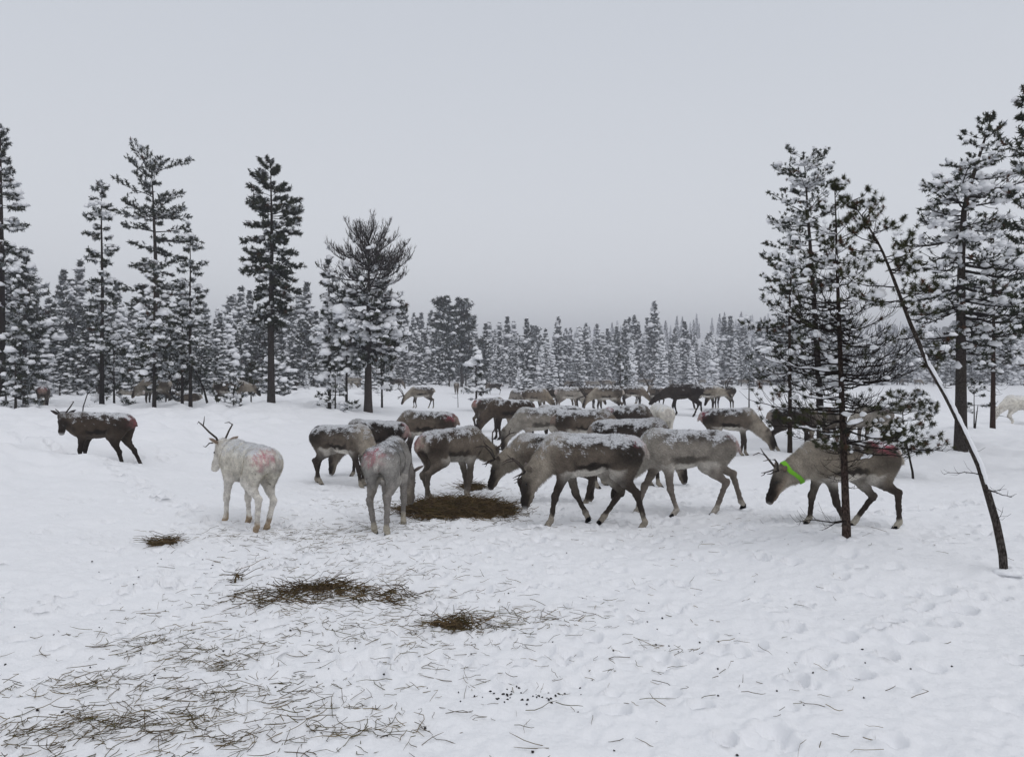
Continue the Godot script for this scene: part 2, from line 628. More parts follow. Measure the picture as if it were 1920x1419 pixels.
func branch_dead(p: Dictionary, root: Vector3, az: float, length: float, wood: Acc) -> void:
	var pts: Array = [root]
	var at := root
	var a := az
	var e := rng.randf_range(-0.6, 0.2)
	for i in 4:
		a += rng.randf_range(-0.5, 0.5)
		e += rng.randf_range(-0.2, 0.45)
		at += Vector3(cos(a) * cos(e), sin(e), -sin(a) * cos(e)) * length / 4.0
		pts.append(at)
	var r0: float = maxf(p.r * 0.12, 0.004)
	wood.tube(pts, [r0, r0 * 0.8, r0 * 0.6, r0 * 0.45, r0 * 0.3], 3, p.get("wood", Color(0.05, 0.042, 0.036)))
	for k in 3:
		var b: Vector3 = pts[1 + k]
		var d := Vector3(rng.randf_range(-1, 1), rng.randf_range(-0.4, 0.8), rng.randf_range(-1, 1)).normalized()
		wood.tube([b, b + d * length * 0.25, b + (d + Vector3.UP * 0.3) * length * 0.4], [r0 * 0.5, r0 * 0.4, r0 * 0.25], 3, p.get("wood", Color(0.05, 0.042, 0.036)))


# ---------------------------------------------------------------- reindeer
class Bone:
	var a: Vector3
	var b: Vector3
	var ra: float
	var rb: float
	var k: float
	var lat: Vector3
	var sq: float
	var reg: int

	func _init(a_: Vector3, b_: Vector3, ra_: float, rb_: float, reg_: int, k_ := 0.05, sq_ := 1.0, lat_ := Vector3(0, 0, 1)) -> void:
		a = a_; b = b_; ra = ra_; rb = rb_; reg = reg_; k = k_; sq = sq_; lat = lat_


func joint(a: Vector3, f: Vector3, l1: float, l2: float, way: float) -> Vector3:
	var v := f - a
	var dist := v.length()
	var s := maxf(1.0, dist / ((l1 + l2) * 0.995))
	l1 *= s
	l2 *= s
	var u := v / dist
	var m := (l1 * l1 - l2 * l2 + dist * dist) / (2.0 * dist)
	var hh := sqrt(maxf(l1 * l1 - m * m, 0.0))
	return a + u * m + Vector3(-u.y, u.x, 0).normalized() * hh * way


# legs: [dx, lift] of left fore, right fore, left hind, right hind; head: poll x, y, z, pitch, yaw in degrees
func skeleton(s: Dictionary, feet: Array) -> Dictionary:
	var bones: Array = []
	var fat: float = s.get("fat", 1.0)
	var Z := Vector3(0, 0, 1)
	var down: float = s.get("lie", 0.0)
	bones.append(Bone.new(Vector3(-0.48, 0.88, 0), Vector3(-0.30, 0.865, 0), 0.155 * fat, 0.185 * fat, 0, 0.05, 1.14))
	bones.append(Bone.new(Vector3(-0.30, 0.865, 0), Vector3(0.05, 0.825, 0), 0.185 * fat, 0.218 * fat, 0, 0.05, 1.12))
	bones.append(Bone.new(Vector3(0.05, 0.825, 0), Vector3(0.34, 0.822, 0), 0.222 * fat, 0.235 * fat, 0, 0.05, 1.18))
	bones.append(Bone.new(Vector3(-0.02, 0.725, 0), Vector3(0.30, 0.705, 0), 0.12 * fat, 0.145 * fat, 0, 0.09, 1.08))
	bones.append(Bone.new(Vector3(-0.46, 0.955, 0), Vector3(-0.05, 0.945, 0), 0.08, 0.1, 0, 0.07, 1.0))
	bones.append(Bone.new(Vector3(-0.05, 0.945, 0), Vector3(0.34, 0.99, 0), 0.1, 0.085, 0, 0.07, 1.0))
	bones.append(Bone.new(Vector3(0.38, 0.85, 0), Vector3(0.50, 0.81, 0), 0.2, 0.15, 0, 0.06, 1.15))
	bones.append(Bone.new(Vector3(-0.60, 0.92, 0), Vector3(-0.665, 0.82, 0), 0.045, 0.028, 4, 0.04))
	var hd: Array = s.head
	var poll := Vector3(hd[0], hd[1], hd[2])
	var p := deg_to_rad(hd[3])
	var yw := deg_to_rad(hd[4])
	var f := Vector3(cos(p) * cos(yw), sin(p), -cos(p) * sin(yw))
	var lat := Vector3(sin(yw), 0, cos(yw))
	var up := lat.cross(f)
	var nb := Vector3(0.43, 0.90, 0)
	var mid := nb.lerp(poll, 0.52) + Vector3(0.0, -0.015, 0)
	var nl := Z
	bones.append(Bone.new(nb, mid, 0.18, 0.135, 1, 0.07, 1.15, nl))
	bones.append(Bone.new(mid, poll - f * 0.01, 0.135, 0.098, 1, 0.05, 1.12, nl))
	var under := Vector3(0.46, 0.76, 0)
	var mm := mid.lerp(under, 0.55) + Vector3(0.05, 0, 0) * signf(poll.x - 0.4)
	bones.append(Bone.new(under, mm, 0.15, 0.12, 1, 0.06, 1.25, nl))
	bones.append(Bone.new(mm + Vector3(-0.02, -0.05, 0), mm.lerp(poll + f * 0.07 - up * 0.075, 0.45) - Vector3(0, 0.05, 0), 0.105, 0.075, 1, 0.05, 1.35, nl))
	bones.append(Bone.new(mm, poll + f * 0.07 - up * 0.075, 0.115, 0.07, 1, 0.05, 1.2, nl))
	bones.append(Bone.new(poll, poll + f * 0.13 - up * 0.012, 0.09, 0.082, 2, 0.035, 1.12, lat))
	bones.append(Bone.new(poll + f * 0.13 - up * 0.012, poll + f * 0.31 - up * 0.02, 0.08, 0.056, 2, 0.03, 1.1, lat))
	bones.append(Bone.new(poll + f * 0.31 - up * 0.022, poll + f * 0.365 - up * 0.03, 0.056, 0.05, 2, 0.03, 0.95, lat))
	bones.append(Bone.new(poll + f * 0.07 - up * 0.06, poll + f * 0.30 - up * 0.058, 0.06, 0.038, 2, 0.03, 1.1, lat))
	var legs: Array = s.get("legs", [[0, 0], [0, 0], [0, 0], [0, 0]])
	var toes: Array = []
	for q in 4:
		var sd := -1.0 if q % 2 == 0 else 1.0
		var dx: float = legs[q][0]
		var lift: float = legs[q][1]
		var g: float = feet[q]
		if down > 0.0:
			var x0 := 0.35 if q < 2 else -0.35
			bones.append(Bone.new(Vector3(x0, 0.7, 0.15 * sd), Vector3(x0 + 0.12, 0.57, 0.2 * sd), 0.12, 0.07, 0, 0.05, 1.2))
			bones.append(Bone.new(Vector3(x0 + 0.12, 0.56, 0.2 * sd), Vector3(x0 - 0.12, 0.54, 0.22 * sd), 0.05, 0.04, 3, 0.03))
			continue
		if q < 2:
			var z := 0.12 * sd
			var sh := Vector3(0.37, 0.80, z)
			var el := Vector3(0.315 + dx * 0.22, 0.60 + lift * 0.15, z)
			var ft := Vector3(0.34 + dx, 0.10 + lift + g, z * 0.85)
			var kn := joint(el, ft, 0.262, 0.25, 1.0)
			bones.append(Bone.new(sh, el, 0.13, 0.078, 0, 0.06, 1.35))
			bones.append(Bone.new(el, kn, 0.068, 0.04, 3, 0.04, 1.15))
			bones.append(Bone.new(kn + Vector3(0.004, 0.02, 0), kn - Vector3(0.002, 0.02, 0), 0.044, 0.04, 3, 0.02))
			bones.append(Bone.new(kn, ft, 0.035, 0.029, 3, 0.02))
			var lean := (ft - kn).normalized()
			var toe := ft + (Vector3(0.045, -0.062, 0) if lift < 0.02 else (lean * 0.05 + Vector3(-0.035, -0.03, 0) + Vector3(0.02, 0, 0)))
			bones.append(Bone.new(ft, toe, 0.036, 0.036, 3, 0.02))
			toes.append([toe, lean if lift > 0.02 else Vector3.DOWN])
		else:
			var z := 0.115 * sd
			var hip := Vector3(-0.39, 0.85, z)
			var st := Vector3(-0.235 + dx * 0.3, 0.63 + lift * 0.2, z * 1.15)
			var ft := Vector3(-0.45 + dx, 0.10 + lift + g, z * 0.85)
			var hk := joint(st, ft, 0.345, 0.362, -1.0)
			bones.append(Bone.new(hip, st, 0.165, 0.098, 0, 0.06, 1.45))
			bones.append(Bone.new(Vector3(-0.49, 0.83, z * 0.9), st.lerp(hk, 0.45), 0.115, 0.058, 0, 0.06, 1.35))
			bones.append(Bone.new(st, hk, 0.092, 0.042, 3, 0.05, 1.25))
			bones.append(Bone.new(hk + Vector3(-0.012, 0.012, 0), hk + Vector3(0, -0.03, 0), 0.042, 0.038, 3, 0.02))
			bones.append(Bone.new(hk, ft, 0.038, 0.031, 3, 0.02))
			var lean := (ft - hk).normalized()
			var toe := ft + (Vector3(0.045, -0.062, 0) if lift < 0.02 else lean * 0.06 + Vector3(-0.02, 0, 0))
			bones.append(Bone.new(ft, toe, 0.038, 0.037, 3, 0.02))
			toes.append([toe, lean if lift > 0.02 else Vector3.DOWN])
	return {"bones": bones, "poll": poll, "f": f, "lat": lat, "up": up, "toes": toes}


func coat(p: Vector3, nrm: Vector3, w: PackedFloat32Array, sk: Dictionary, s: Dictionary, off: Vector3) -> Color:
	var c: Dictionary = s.coat
	var nz := noise_fur.get_noise_3dv(p * 9.0 + off)
	var nf := noise_fur.get_noise_3dv(p * 38.0 + off)
	var y := p.y + nz * 0.03
	# trunk of the body
	var t: Color = (c.side as Color).lerp(c.back, smoothstep(0.86, 1.0, y))
	t = t.lerp(c.back, c.get("haunch", 0.4) * smoothstep(-0.1, -0.4, p.x) * smoothstep(0.6, 0.8, y))
	var stripe := smoothstep(0.055, 0.02, absf(y - 0.705 + 0.04 * p.x)) * smoothstep(-0.3, -0.14, p.x) * smoothstep(0.3, 0.16, p.x)
	t = t.lerp(c.dark, stripe * c.get("stripe", 0.9))
	t = t.lerp(c.belly, smoothstep(0.675 - 0.05 * p.x, 0.64 - 0.05 * p.x, y) * smoothstep(0.44, 0.34, p.x) * smoothstep(-0.42, -0.3, p.x))
	var rump := smoothstep(-0.57, -0.62, p.x + nz * 0.04) * smoothstep(0.3, 0.5, p.y) * smoothstep(0.2, 0.1, absf(p.z))
	t = t.lerp(c.rump, rump)
	# neck
	var nk: Color = (c.neck as Color).lerp(c.mane, smoothstep(0.02, -0.12, (p - Vector3(0.43, 0.9, 0)).dot(sk.up)))
	# head
	var h: Vector3 = p - sk.poll
	var ht: float = h.dot(sk.f)
	var hu: float = h.dot(sk.up)
	var hc: Color = (c.cheek as Color).lerp(c.face, smoothstep(-0.05, 0.01, hu + nz * 0.025))
	hc = hc.lerp(c.face, smoothstep(0.15, 0.26, ht) * 0.92)
	hc = hc.lerp(c.muzzle, smoothstep(0.37, 0.395, ht) * smoothstep(0.02, -0.03, hu))
	hc = hc.lerp(c.cheek, smoothstep(-0.04, -0.075, hu) * 0.9)
	hc = hc.lerp(c.mane, smoothstep(-0.06, -0.1, hu) * smoothstep(0.3, 0.2, ht) * 0.7)
	# legs
	var lg: Color = (c.leg as Color).lerp(c.side, smoothstep(0.48, 0.72, p.y) * 0.8)
	lg = lg.lerp(c.inner, smoothstep(0.3, 0.8, -signf(p.z) * nrm.z) * smoothstep(0.25, 0.45, p.y) * 0.6)
	var thigh := smoothstep(0.72, 0.5, p.y) * smoothstep(0.08, 0.13, absf(p.z))
	t = t.lerp(c.leg, thigh * 0.6 * (smoothstep(-0.2, -0.3, p.x) + smoothstep(0.22, 0.3, p.x)))
	lg = lg.lerp(c.band, smoothstep(0.15, 0.09, p.y + nz * 0.05 - s.get("raise", 0.0)) * 0.85)
	var o := Color(0, 0, 0)
	o += t * w[0] + nk * w[1] + hc * w[2] + lg * w[3] + (c.rump as Color) * w[4]
	o *= 1.0 + 0.22 * nz + 0.2 * nf
	# red mark sprayed on the rump
	var paint: float = s.get("paint", 0.0)
	if paint > 0.0:
		var at: Vector3 = s.get("paint_at", Vector3(-0.57, 0.97, 0.0))
		var q := (p - at).length() + nz * 0.07 + nf * 0.03
		var streak := 0.55 + 0.7 * noise_fur.get_noise_3dv(Vector3(p.x * 12.0, p.y * 5.0, p.z * 34.0) + off)
		o = o.lerp(Color(0.6, 0.13, 0.19), clampf(paint * 0.85 * smoothstep(0.21, 0.05, q) * streak * 1.3, 0.0, 0.9))
	o.a = 1.0
	return o


func snow_amount(p: Vector3, nrm: Vector3, w: PackedFloat32Array, s: Dictionary, off: Vector3) -> float:
	var amount: float = s.get("snow", 0.5)
	if amount <= 0.0:
		return 0.0
	var where: float = w[0] + w[1] * 0.55 + w[2] * 0.15
	var n1 := noise_fur.get_noise_3dv(p * 7.0 + off * 1.7)
	var n2 := noise_fur.get_noise_3dv(p * 30.0 + off * 2.3)
	var n3 := noise_fur.get_noise_3dv(p * 75.0 + off * 0.7)
	var v := nrm.y * 0.8 + (p.y - 0.98) * 2.4 + n1 * 0.55 + n2 * 0.3 + n3 * 0.34 - (0.92 - amount * 0.8)
	return smoothstep(-0.16, 0.36, v) * (0.86 + 0.22 * n3) * where * smoothstep(0.55, 0.75, p.y)


func body_mesh(sk: Dictionary, s: Dictionary, cell: float) -> Array:
	var bones: Array = sk.bones
	var pad := 0.085
	var lo := Vector3(9, 9, 9)
	var hi := -lo
	for b: Bone in bones:
		var r := maxf(b.ra, b.rb) + pad
		lo = lo.min(b.a.min(b.b) - Vector3(r, r, r))
		hi = hi.max(b.a.max(b.b) + Vector3(r, r, r))
	var nx := int((hi.x - lo.x) / cell) + 2
	var ny := int((hi.y - lo.y) / cell) + 2
	var nz := int((hi.z - lo.z) / cell) + 2
	var nxy := nx * ny
	var F := PackedFloat32Array()
	F.resize(nxy * nz)
	F.fill(0.3)
	for b: Bone in bones:
		var r := maxf(b.ra, b.rb) + pad
		var l := (b.a.min(b.b) - Vector3(r, r, r) - lo) / cell
		var m := (b.a.max(b.b) + Vector3(r, r, r) - lo) / cell
		var ab := b.b - b.a
		var lat := b.lat
		var sq1 := b.sq - 1.0
		ab += lat * (ab.dot(lat) * sq1)
		var inv := 1.0 / maxf(ab.length_squared(), 1e-9)
		var ra := b.ra
		var dr := b.rb - b.ra
		var k := b.k
		var k4 := 0.25 / k
		for iz in range(maxi(int(l.z), 0), mini(int(m.z) + 1, nz)):
			for iy in range(maxi(int(l.y), 0), mini(int(m.y) + 1, ny)):
				var at := nxy * iz + nx * iy
				for ix in range(maxi(int(l.x), 0), mini(int(m.x) + 1, nx)):
					var q := lo + Vector3(ix, iy, iz) * cell - b.a
					if sq1 != 0.0:
						q += lat * (q.dot(lat) * sq1)
					var t := clampf(q.dot(ab) * inv, 0.0, 1.0)
					var d := (q - ab * t).length() - ra - dr * t
					if d < pad:
						var f := F[at + ix]
						var h := k - absf(d - f)
						if h > 0.0:
							F[at + ix] = minf(d, f) - h * h * k4
						elif d < f:
							F[at + ix] = d
	# surface nets
	var place := {}
	var v := PackedVector3Array()
	var n := PackedVector3Array()
	var lim := cell * 1.9
	var ofs := [0, 1, nx, nx + 1, nxy, nxy + 1, nxy + nx, nxy + nx + 1]
	var pos := [Vector3(0, 0, 0), Vector3(1, 0, 0), Vector3(0, 1, 0), Vector3(1, 1, 0), Vector3(0, 0, 1), Vector3(1, 0, 1), Vector3(0, 1, 1), Vector3(1, 1, 1)]
	var edges := [[0, 1], [2, 3], [4, 5], [6, 7], [0, 2], [1, 3], [4, 6], [5, 7], [0, 4], [1, 5], [2, 6], [3, 7]]
	var cells := PackedInt32Array()
	var g := PackedFloat32Array()
	g.resize(8)
	for iz in nz - 1:
		for iy in ny - 1:
			var base := nxy * iz + nx * iy
			for ix in nx - 1:
				var id := base + ix
				if absf(F[id]) > lim:
					continue
				var mask := 0
				for k in 8:
					g[k] = F[id + ofs[k]]
					if g[k] < 0.0:
						mask |= 1 << k
				if mask == 0 or mask == 255:
					continue
				var sum := Vector3.ZERO
				var cnt := 0
				for e in edges:
					var ga := g[e[0]]
					var gb := g[e[1]]
					if (ga < 0.0) != (gb < 0.0):
						sum += (pos[e[0]] as Vector3).lerp(pos[e[1]], ga / (ga - gb))
						cnt += 1
				place[id] = v.size()
				cells.append(id)
				v.append(lo + (Vector3(ix, iy, iz) + sum / cnt) * cell)
				n.append(Vector3(g[1] + g[3] + g[5] + g[7] - g[0] - g[2] - g[4] - g[6], g[2] + g[3] + g[6] + g[7] - g[0] - g[1] - g[4] - g[5], g[4] + g[5] + g[6] + g[7] - g[0] - g[1] - g[2] - g[3]).normalized())
	var idx := PackedInt32Array()
	for id in cells:
		var f0 := F[id] < 0.0
		for axis in 3:
			var step: int = [1, nx, nxy][axis]
			if f0 == (F[id + step] < 0.0):
				continue
			var da: int = [nx, nxy, 1][axis]
			var db: int = [nxy, 1, nx][axis]
			if not (place.has(id - da) and place.has(id - db) and place.has(id - da - db)):
				continue
			var p0: int = place[id]
			var p1: int = place[id - da]
			var p2: int = place[id - da - db]
			var p3: int = place[id - db]
			if f0:
				idx.append_array([p0, p3, p2, p0, p2, p1])
			else:
				idx.append_array([p0, p1, p2, p0, p2, p3])
	# colours
	var off := Vector3(s.seed * 3.7, s.seed * 1.3, s.seed * 2.1)
	var cols := PackedColorArray()
	cols.resize(v.size())
	var dust := PackedInt32Array()
	var neckish := PackedFloat32Array()
	neckish.resize(v.size())
	var w := PackedFloat32Array()
	w.resize(5)
	for i in v.size():
		var p := v[i]
		for k in 5:
			w[k] = 9.0
		for b: Bone in bones:
			var q := p - b.a
			var ab := b.b - b.a
			var t := clampf(q.dot(ab) / maxf(ab.length_squared(), 1e-9), 0.0, 1.0)
			var d := (q - ab * t).length() - b.ra - (b.rb - b.ra) * t
			if d < w[b.reg]:
				w[b.reg] = d
		var low := minf(minf(minf(w[0], w[1]), minf(w[2], w[3])), w[4])
		var total := 0.0
		for k in 5:
			w[k] = exp((low - w[k]) * 38.0)
			total += w[k]
		for k in 5:
			w[k] /= total
		neckish[i] = w[1] + w[4] - w[3] - w[2] * 0.6
		var c := coat(p, n[i], w, sk, s, off)
		var sn := snow_amount(p, n[i], w, s, off)
		if sn > 0.02:
			c = c.lerp(Color(0.78, 0.795, 0.82), minf(sn, 0.95))
			if sn > 0.2:
				dust.append(i)
		cols[i] = c
		v[i] = p + n[i] * (noise_fur.get_noise_3dv(p * 22.0 + off) * 0.006 + 0.004 * sn)
	var a := []
	a.resize(Mesh.ARRAY_MAX)
	a[Mesh.ARRAY_VERTEX] = v
	a[Mesh.ARRAY_NORMAL] = n
	a[Mesh.ARRAY_COLOR] = cols
	a[Mesh.ARRAY_INDEX] = idx
	var m := ArrayMesh.new()
	m.add_surface_from_arrays(Mesh.PRIMITIVE_TRIANGLES, a)
	return [m, v, n, dust, cols, neckish]


func hair_mesh(made: Array) -> ArrayMesh:
	var v: PackedVector3Array = made[1]
	var n: PackedVector3Array = made[2]
	var cols: PackedColorArray = made[4]
	var neckish: PackedFloat32Array = made[5]
	var acc := Acc.new()
	for i in v.size():
		var k := neckish[i]
		if k < -0.35:
			continue
		var nrm := n[i]
		for q in 2:
			var flow := Vector3(-0.8, -0.55, 0) if k < 0.5 else Vector3(-0.35, -1.0, 0)
			flow += Vector3(rng.randf_range(-0.35, 0.35), rng.randf_range(-0.35, 0.35), rng.randf_range(-0.35, 0.35))
			var d := (flow - nrm * flow.dot(nrm) + nrm * rng.randf_range(0.25, 0.6)).normalized()
			var ln := rng.randf_range(0.015, 0.028) * (1.0 + 1.1 * clampf(k, 0.0, 1.0) * smoothstep(0.3, -0.6, nrm.y))
			var side := d.cross(nrm).normalized() * rng.randf_range(0.0018, 0.0034)
			var at := v[i] + Vector3(rng.randf_range(-1, 1), rng.randf_range(-1, 1), rng.randf_range(-1, 1)) * 0.006 - nrm * 0.002
			# front faces run clockwise seen from outside
			acc.v.append(at + side); acc.v.append(at - side); acc.v.append(at + d * ln)
			acc.n.append(nrm); acc.n.append(nrm); acc.n.append(nrm)
			var c := cols[i] * rng.randf_range(0.85, 1.2)
			c.a = 1.0
			acc.c.append(c); acc.c.append(c); acc.c.append(c)
	return acc.mesh()


func antler_mesh(sk: Dictionary, side: float, size: float, forks: int, wild: float, thick := 1.0) -> ArrayMesh:
	var acc := Acc.new()
	var fat := func(r: Array) -> Array: return r.map(func(x): return x * thick)
	var dark := Color(0.035, 0.027, 0.022)
	var pale := Color(0.085, 0.07, 0.058)
	var at := func(f: float, u: float, l: float) -> Vector3:
		var j := Vector3(rng.randf_range(-1, 1), rng.randf_range(-1, 1), rng.randf_range(-1, 1)) * 0.022 * wild
		return sk.poll + sk.f * (f * size) + sk.up * (u * size) + sk.lat * (l * side * size) + sk.up * 0.04 + sk.lat * side * 0.03 + j * size
	var beam := [at.call(0.0, 0.0, 0.0), at.call(-0.08, 0.11, 0.08), at.call(-0.19, 0.24, 0.19), at.call(-0.24, 0.39, 0.28), at.call(-0.19, 0.54, 0.31), at.call(-0.09, 0.64, 0.27)]
	acc.tube(beam, fat.call([0.017, 0.015, 0.013, 0.011, 0.008, 0.004]), 6, dark, pale)
	var brow := [beam[0].lerp(beam[1], 0.6), at.call(0.06, 0.16, 0.07), at.call(0.14, 0.22, 0.09), at.call(0.2, 0.3, 0.07)]
	if forks >= 1:
		acc.tube(brow, fat.call([0.011, 0.01, 0.008, 0.004]), 5, dark, pale)
	if forks >= 2:
		acc.tube([brow[2], at.call(0.22, 0.2, 0.14), at.call(0.26, 0.24, 0.17)], fat.call([0.008, 0.006, 0.003]), 5, dark, pale)
		acc.tube([beam[3], at.call(-0.27, 0.48, 0.22), at.call(-0.32, 0.56, 0.22)], fat.call([0.009, 0.007, 0.003]), 5, dark, pale)
	if forks >= 3:
		acc.tube([beam[4], at.call(-0.12, 0.66, 0.26), at.call(-0.08, 0.75, 0.28)], fat.call([0.008, 0.006, 0.003]), 5, dark, pale)
		acc.tube([beam[2], at.call(-0.06, 0.36, 0.22), at.call(0.03, 0.42, 0.26)], fat.call([0.009, 0.007, 0.003]), 5, dark, pale)
	return acc.mesh()


func ear_mesh(sk: Dictionary, side: float, col: Color, inner: Color) -> ArrayMesh:
	var st := Acc.new()
	var base: Vector3 = sk.poll - sk.f * 0.03 + sk.up * 0.03 + sk.lat * side * 0.07
	var dir: Vector3 = (sk.lat * side * 0.85 - sk.f * 0.45 + sk.up * 0.2).normalized()
	var wide: Vector3 = dir.cross(sk.f).normalized()
	var nose: Vector3 = dir.cross(wide).normalized()
	if nose.dot(sk.f) < 0.0:
		nose = -nose
	var prof := [[0.0, 0.02], [0.05, 0.036], [0.1, 0.034], [0.145, 0.017], [0.17, 0.002]]
	for face in 2:
		for i in 4:
			for k in 4:
				var quad: Array = []
				for c in [[i, k], [i, k + 1], [i + 1, k + 1], [i + 1, k]]:
					var a: float = deg_to_rad(-110.0 + 55.0 * c[1])
					var r: float = prof[c[0]][1]
					quad.append(base + dir * prof[c[0]][0] + wide * sin(a) * r - nose * cos(a) * r * (0.8 if face == 0 else 0.6))
				var nn: Vector3 = (quad[2] - quad[0]).cross(quad[1] - quad[0]).normalized()
				for c in [0, 1, 2, 0, 2, 3]:
					st.v.append(quad[c])
					st.n.append(nn)
					st.c.append(col if face == 0 else inner)
	return st.mesh()


func hoof_mesh(at: Vector3, lean: Vector3) -> ArrayMesh:
	var acc := Acc.new()
	var b := Basis.IDENTITY
	if lean != Vector3.DOWN:
		b = Basis(Quaternion(Vector3.DOWN, lean))
	for sd in [-1.0, 1.0]:
		for i in 8:
			var tri: Array = []
			for k in [i, i + 1]:
				var a: float = TAU * k / 8.0
				var low := Vector3(cos(a) * 0.042 + 0.022, -0.036, sin(a) * 0.017 + sd * 0.021)
				var up := Vector3(cos(a) * 0.028 - 0.004, 0.018, sin(a) * 0.016 + sd * 0.018)
				tri.append([at + b * low, at + b * up, b * Vector3(cos(a), 0.5, sin(a)).normalized()])
			var c: Vector3 = at + b * Vector3(0.022, -0.037, sd * 0.022)
			for q in [[tri[0][0], tri[0][2]], [tri[0][1], tri[0][2]], [tri[1][0], tri[1][2]], [tri[1][0], tri[1][2]], [tri[0][1], tri[0][2]], [tri[1][1], tri[1][2]], [tri[0][0], Vector3.DOWN], [tri[1][0], Vector3.DOWN], [c, Vector3.DOWN]]:
				acc.v.append(q[0]); acc.n.append(q[1]); acc.c.append(Color.WHITE)
	return acc.mesh()


func reindeer(s: Dictionary) -> Node3D:
	rng.seed = 500 + int(s.seed)
	var turn := deg_to_rad(s.turn)
	var size: float = s.size
	var at := Vector3(s.x, 0, s.z)
	var sunk: float = s.get("sink", 0.0)
	at.y = ground(at.x, at.z) - sunk - s.get("lie", 0.0) * size
	var feet: Array = []
	var legs: Array = s.get("legs", [[0, 0], [0, 0], [0, 0], [0, 0]])
	for q in 4:
		var fx: float = (0.36 if q < 2 else -0.43) + legs[q][0]
		var fz := -0.1 if q % 2 == 0 else 0.1
		var wp := Vector3(fx * size, 0, fz * size).rotated(Vector3.UP, turn) + at
		feet.append(clampf((ground(wp.x, wp.z) - sunk - at.y - 0.026) / size, -0.15, 0.15) if s.get("lie", 0.0) == 0.0 else 0.0)
	var sk := skeleton(s, feet)
	var root := thing("reindeer", s.label, "reindeer", at, turn, s.get("group", "reindeer of the grazing herd"))
	root.scale = Vector3.ONE * size
	var cell: float = s.cell
	var made := body_mesh(sk, s, cell)
	part("body", made[0], M.fur, root)
	var horn: Array = s.get("antlers", [])
	for k in horn.size():
		if horn[k][0] > 0.0:
			part("antler", antler_mesh(sk, -1.0 if k == 0 else 1.0, horn[k][0], horn[k][1], s.get("wild", 1.0), 1.6 if s.cell > 0.027 else 0.95), M.antler, root)
	var c: Dictionary = s.coat
	for sd in [-1.0, 1.0]:
		part("ear", ear_mesh(sk, sd, c.ear, c.cheek), M.antler, root)
	if cell < 0.03:
		for sd in [-1.0, 1.0]:
			var ball := SphereMesh.new()
			ball.radius = 0.014
			ball.height = 0.028
			ball.radial_segments = 10
			ball.rings = 5
			var e := part("eye", ball, M.eye, root)
			e.position = sk.poll + sk.f * 0.125 + sk.up * 0.028 + sk.lat * sd * 0.068
	if cell < 0.024 and sunk < 0.1:
		for t in sk.toes:
			part("hoof", hoof_mesh(t[0], t[1]), M.hoof, root)
		if cell < 0.0185:
			part("coat_hair", hair_mesh(made), M.antler, root, true)
		# loose flakes caught in the coat
		var fl := Acc.new()
		var v: PackedVector3Array = made[1]
		var n: PackedVector3Array = made[2]
		for i in (made[3] as PackedInt32Array):
			if rng.randf() < 0.3:
				var r := rng.randf_range(0.003, 0.0065)
				fl.stamp(Transform3D(along(n[i] + Vector3(rng.randf() - 0.5, 0, rng.randf() - 0.5)).scaled_local(Vector3(r, r * 0.8, r)), v[i] + n[i] * 0.003), flake, SNOW)
		if fl.v.size():
			part("snow_dusting", fl.mesh(), M.snow, root, true)
	if s.get("collar", false):
		part("collar", collar_mesh(sk), M.collar, root)
	return root


var flake: Array = []


func make_flake() -> void:
	var v := PackedVector3Array()
	var n := PackedVector3Array()
	for k in 4:
		var a := TAU * k / 4.0
		var b := TAU * (k + 1) / 4.0
		for p in [Vector3(0, 1, 0), Vector3(cos(a), 0, sin(a)), Vector3(cos(b), 0, sin(b))]:
			v.append(p)
			n.append(Vector3(p.x, 0.8, p.z).normalized())
	flake = [v, n]


func collar_mesh(sk: Dictionary) -> ArrayMesh:
	# a wide band hung round the neck behind the ears
	var acc := Acc.new()
	var nb := Vector3(0.43, 0.90, 0)
	var mid: Vector3 = nb.lerp(sk.poll, 0.52) + Vector3(0, -0.015, 0)
	var axis: Vector3 = (sk.poll - mid).normalized()
	var c: Vector3 = (mid as Vector3).lerp(sk.poll, 0.62)
	var z := Vector3(0, 0, 1)
	var u := axis.cross(z).normalized()
	if u.y < 0:
		u = -u
		z = -z
	var rows := [[-0.03, 0.0], [-0.025, 0.008], [0.025, 0.008], [0.03, 0.0]]
	for r in 3:
		for k in 20:
			var q: Array = []
			for e in [[r, k], [r, k + 1], [r + 1, k + 1], [r + 1, k]]:
				var a: float = TAU * e[1] / 20.0
				var under := smoothstep(0.2, -1.0, cos(a))
				var out := u * cos(a) * (0.122 + 0.09 * under) + z * sin(a) * 0.118
				q.append([c + out * (1.03 + rows[e[0]][1] * 6.0) + axis * (rows[e[0]][0] - 0.1 * under), (out + axis * rows[e[0]][0]).normalized()])
			for i in [0, 1, 2, 0, 2, 3]:
				acc.v.append(q[i][0]); acc.n.append(q[i][1]); acc.c.append(Color.WHITE)
	return acc.mesh()


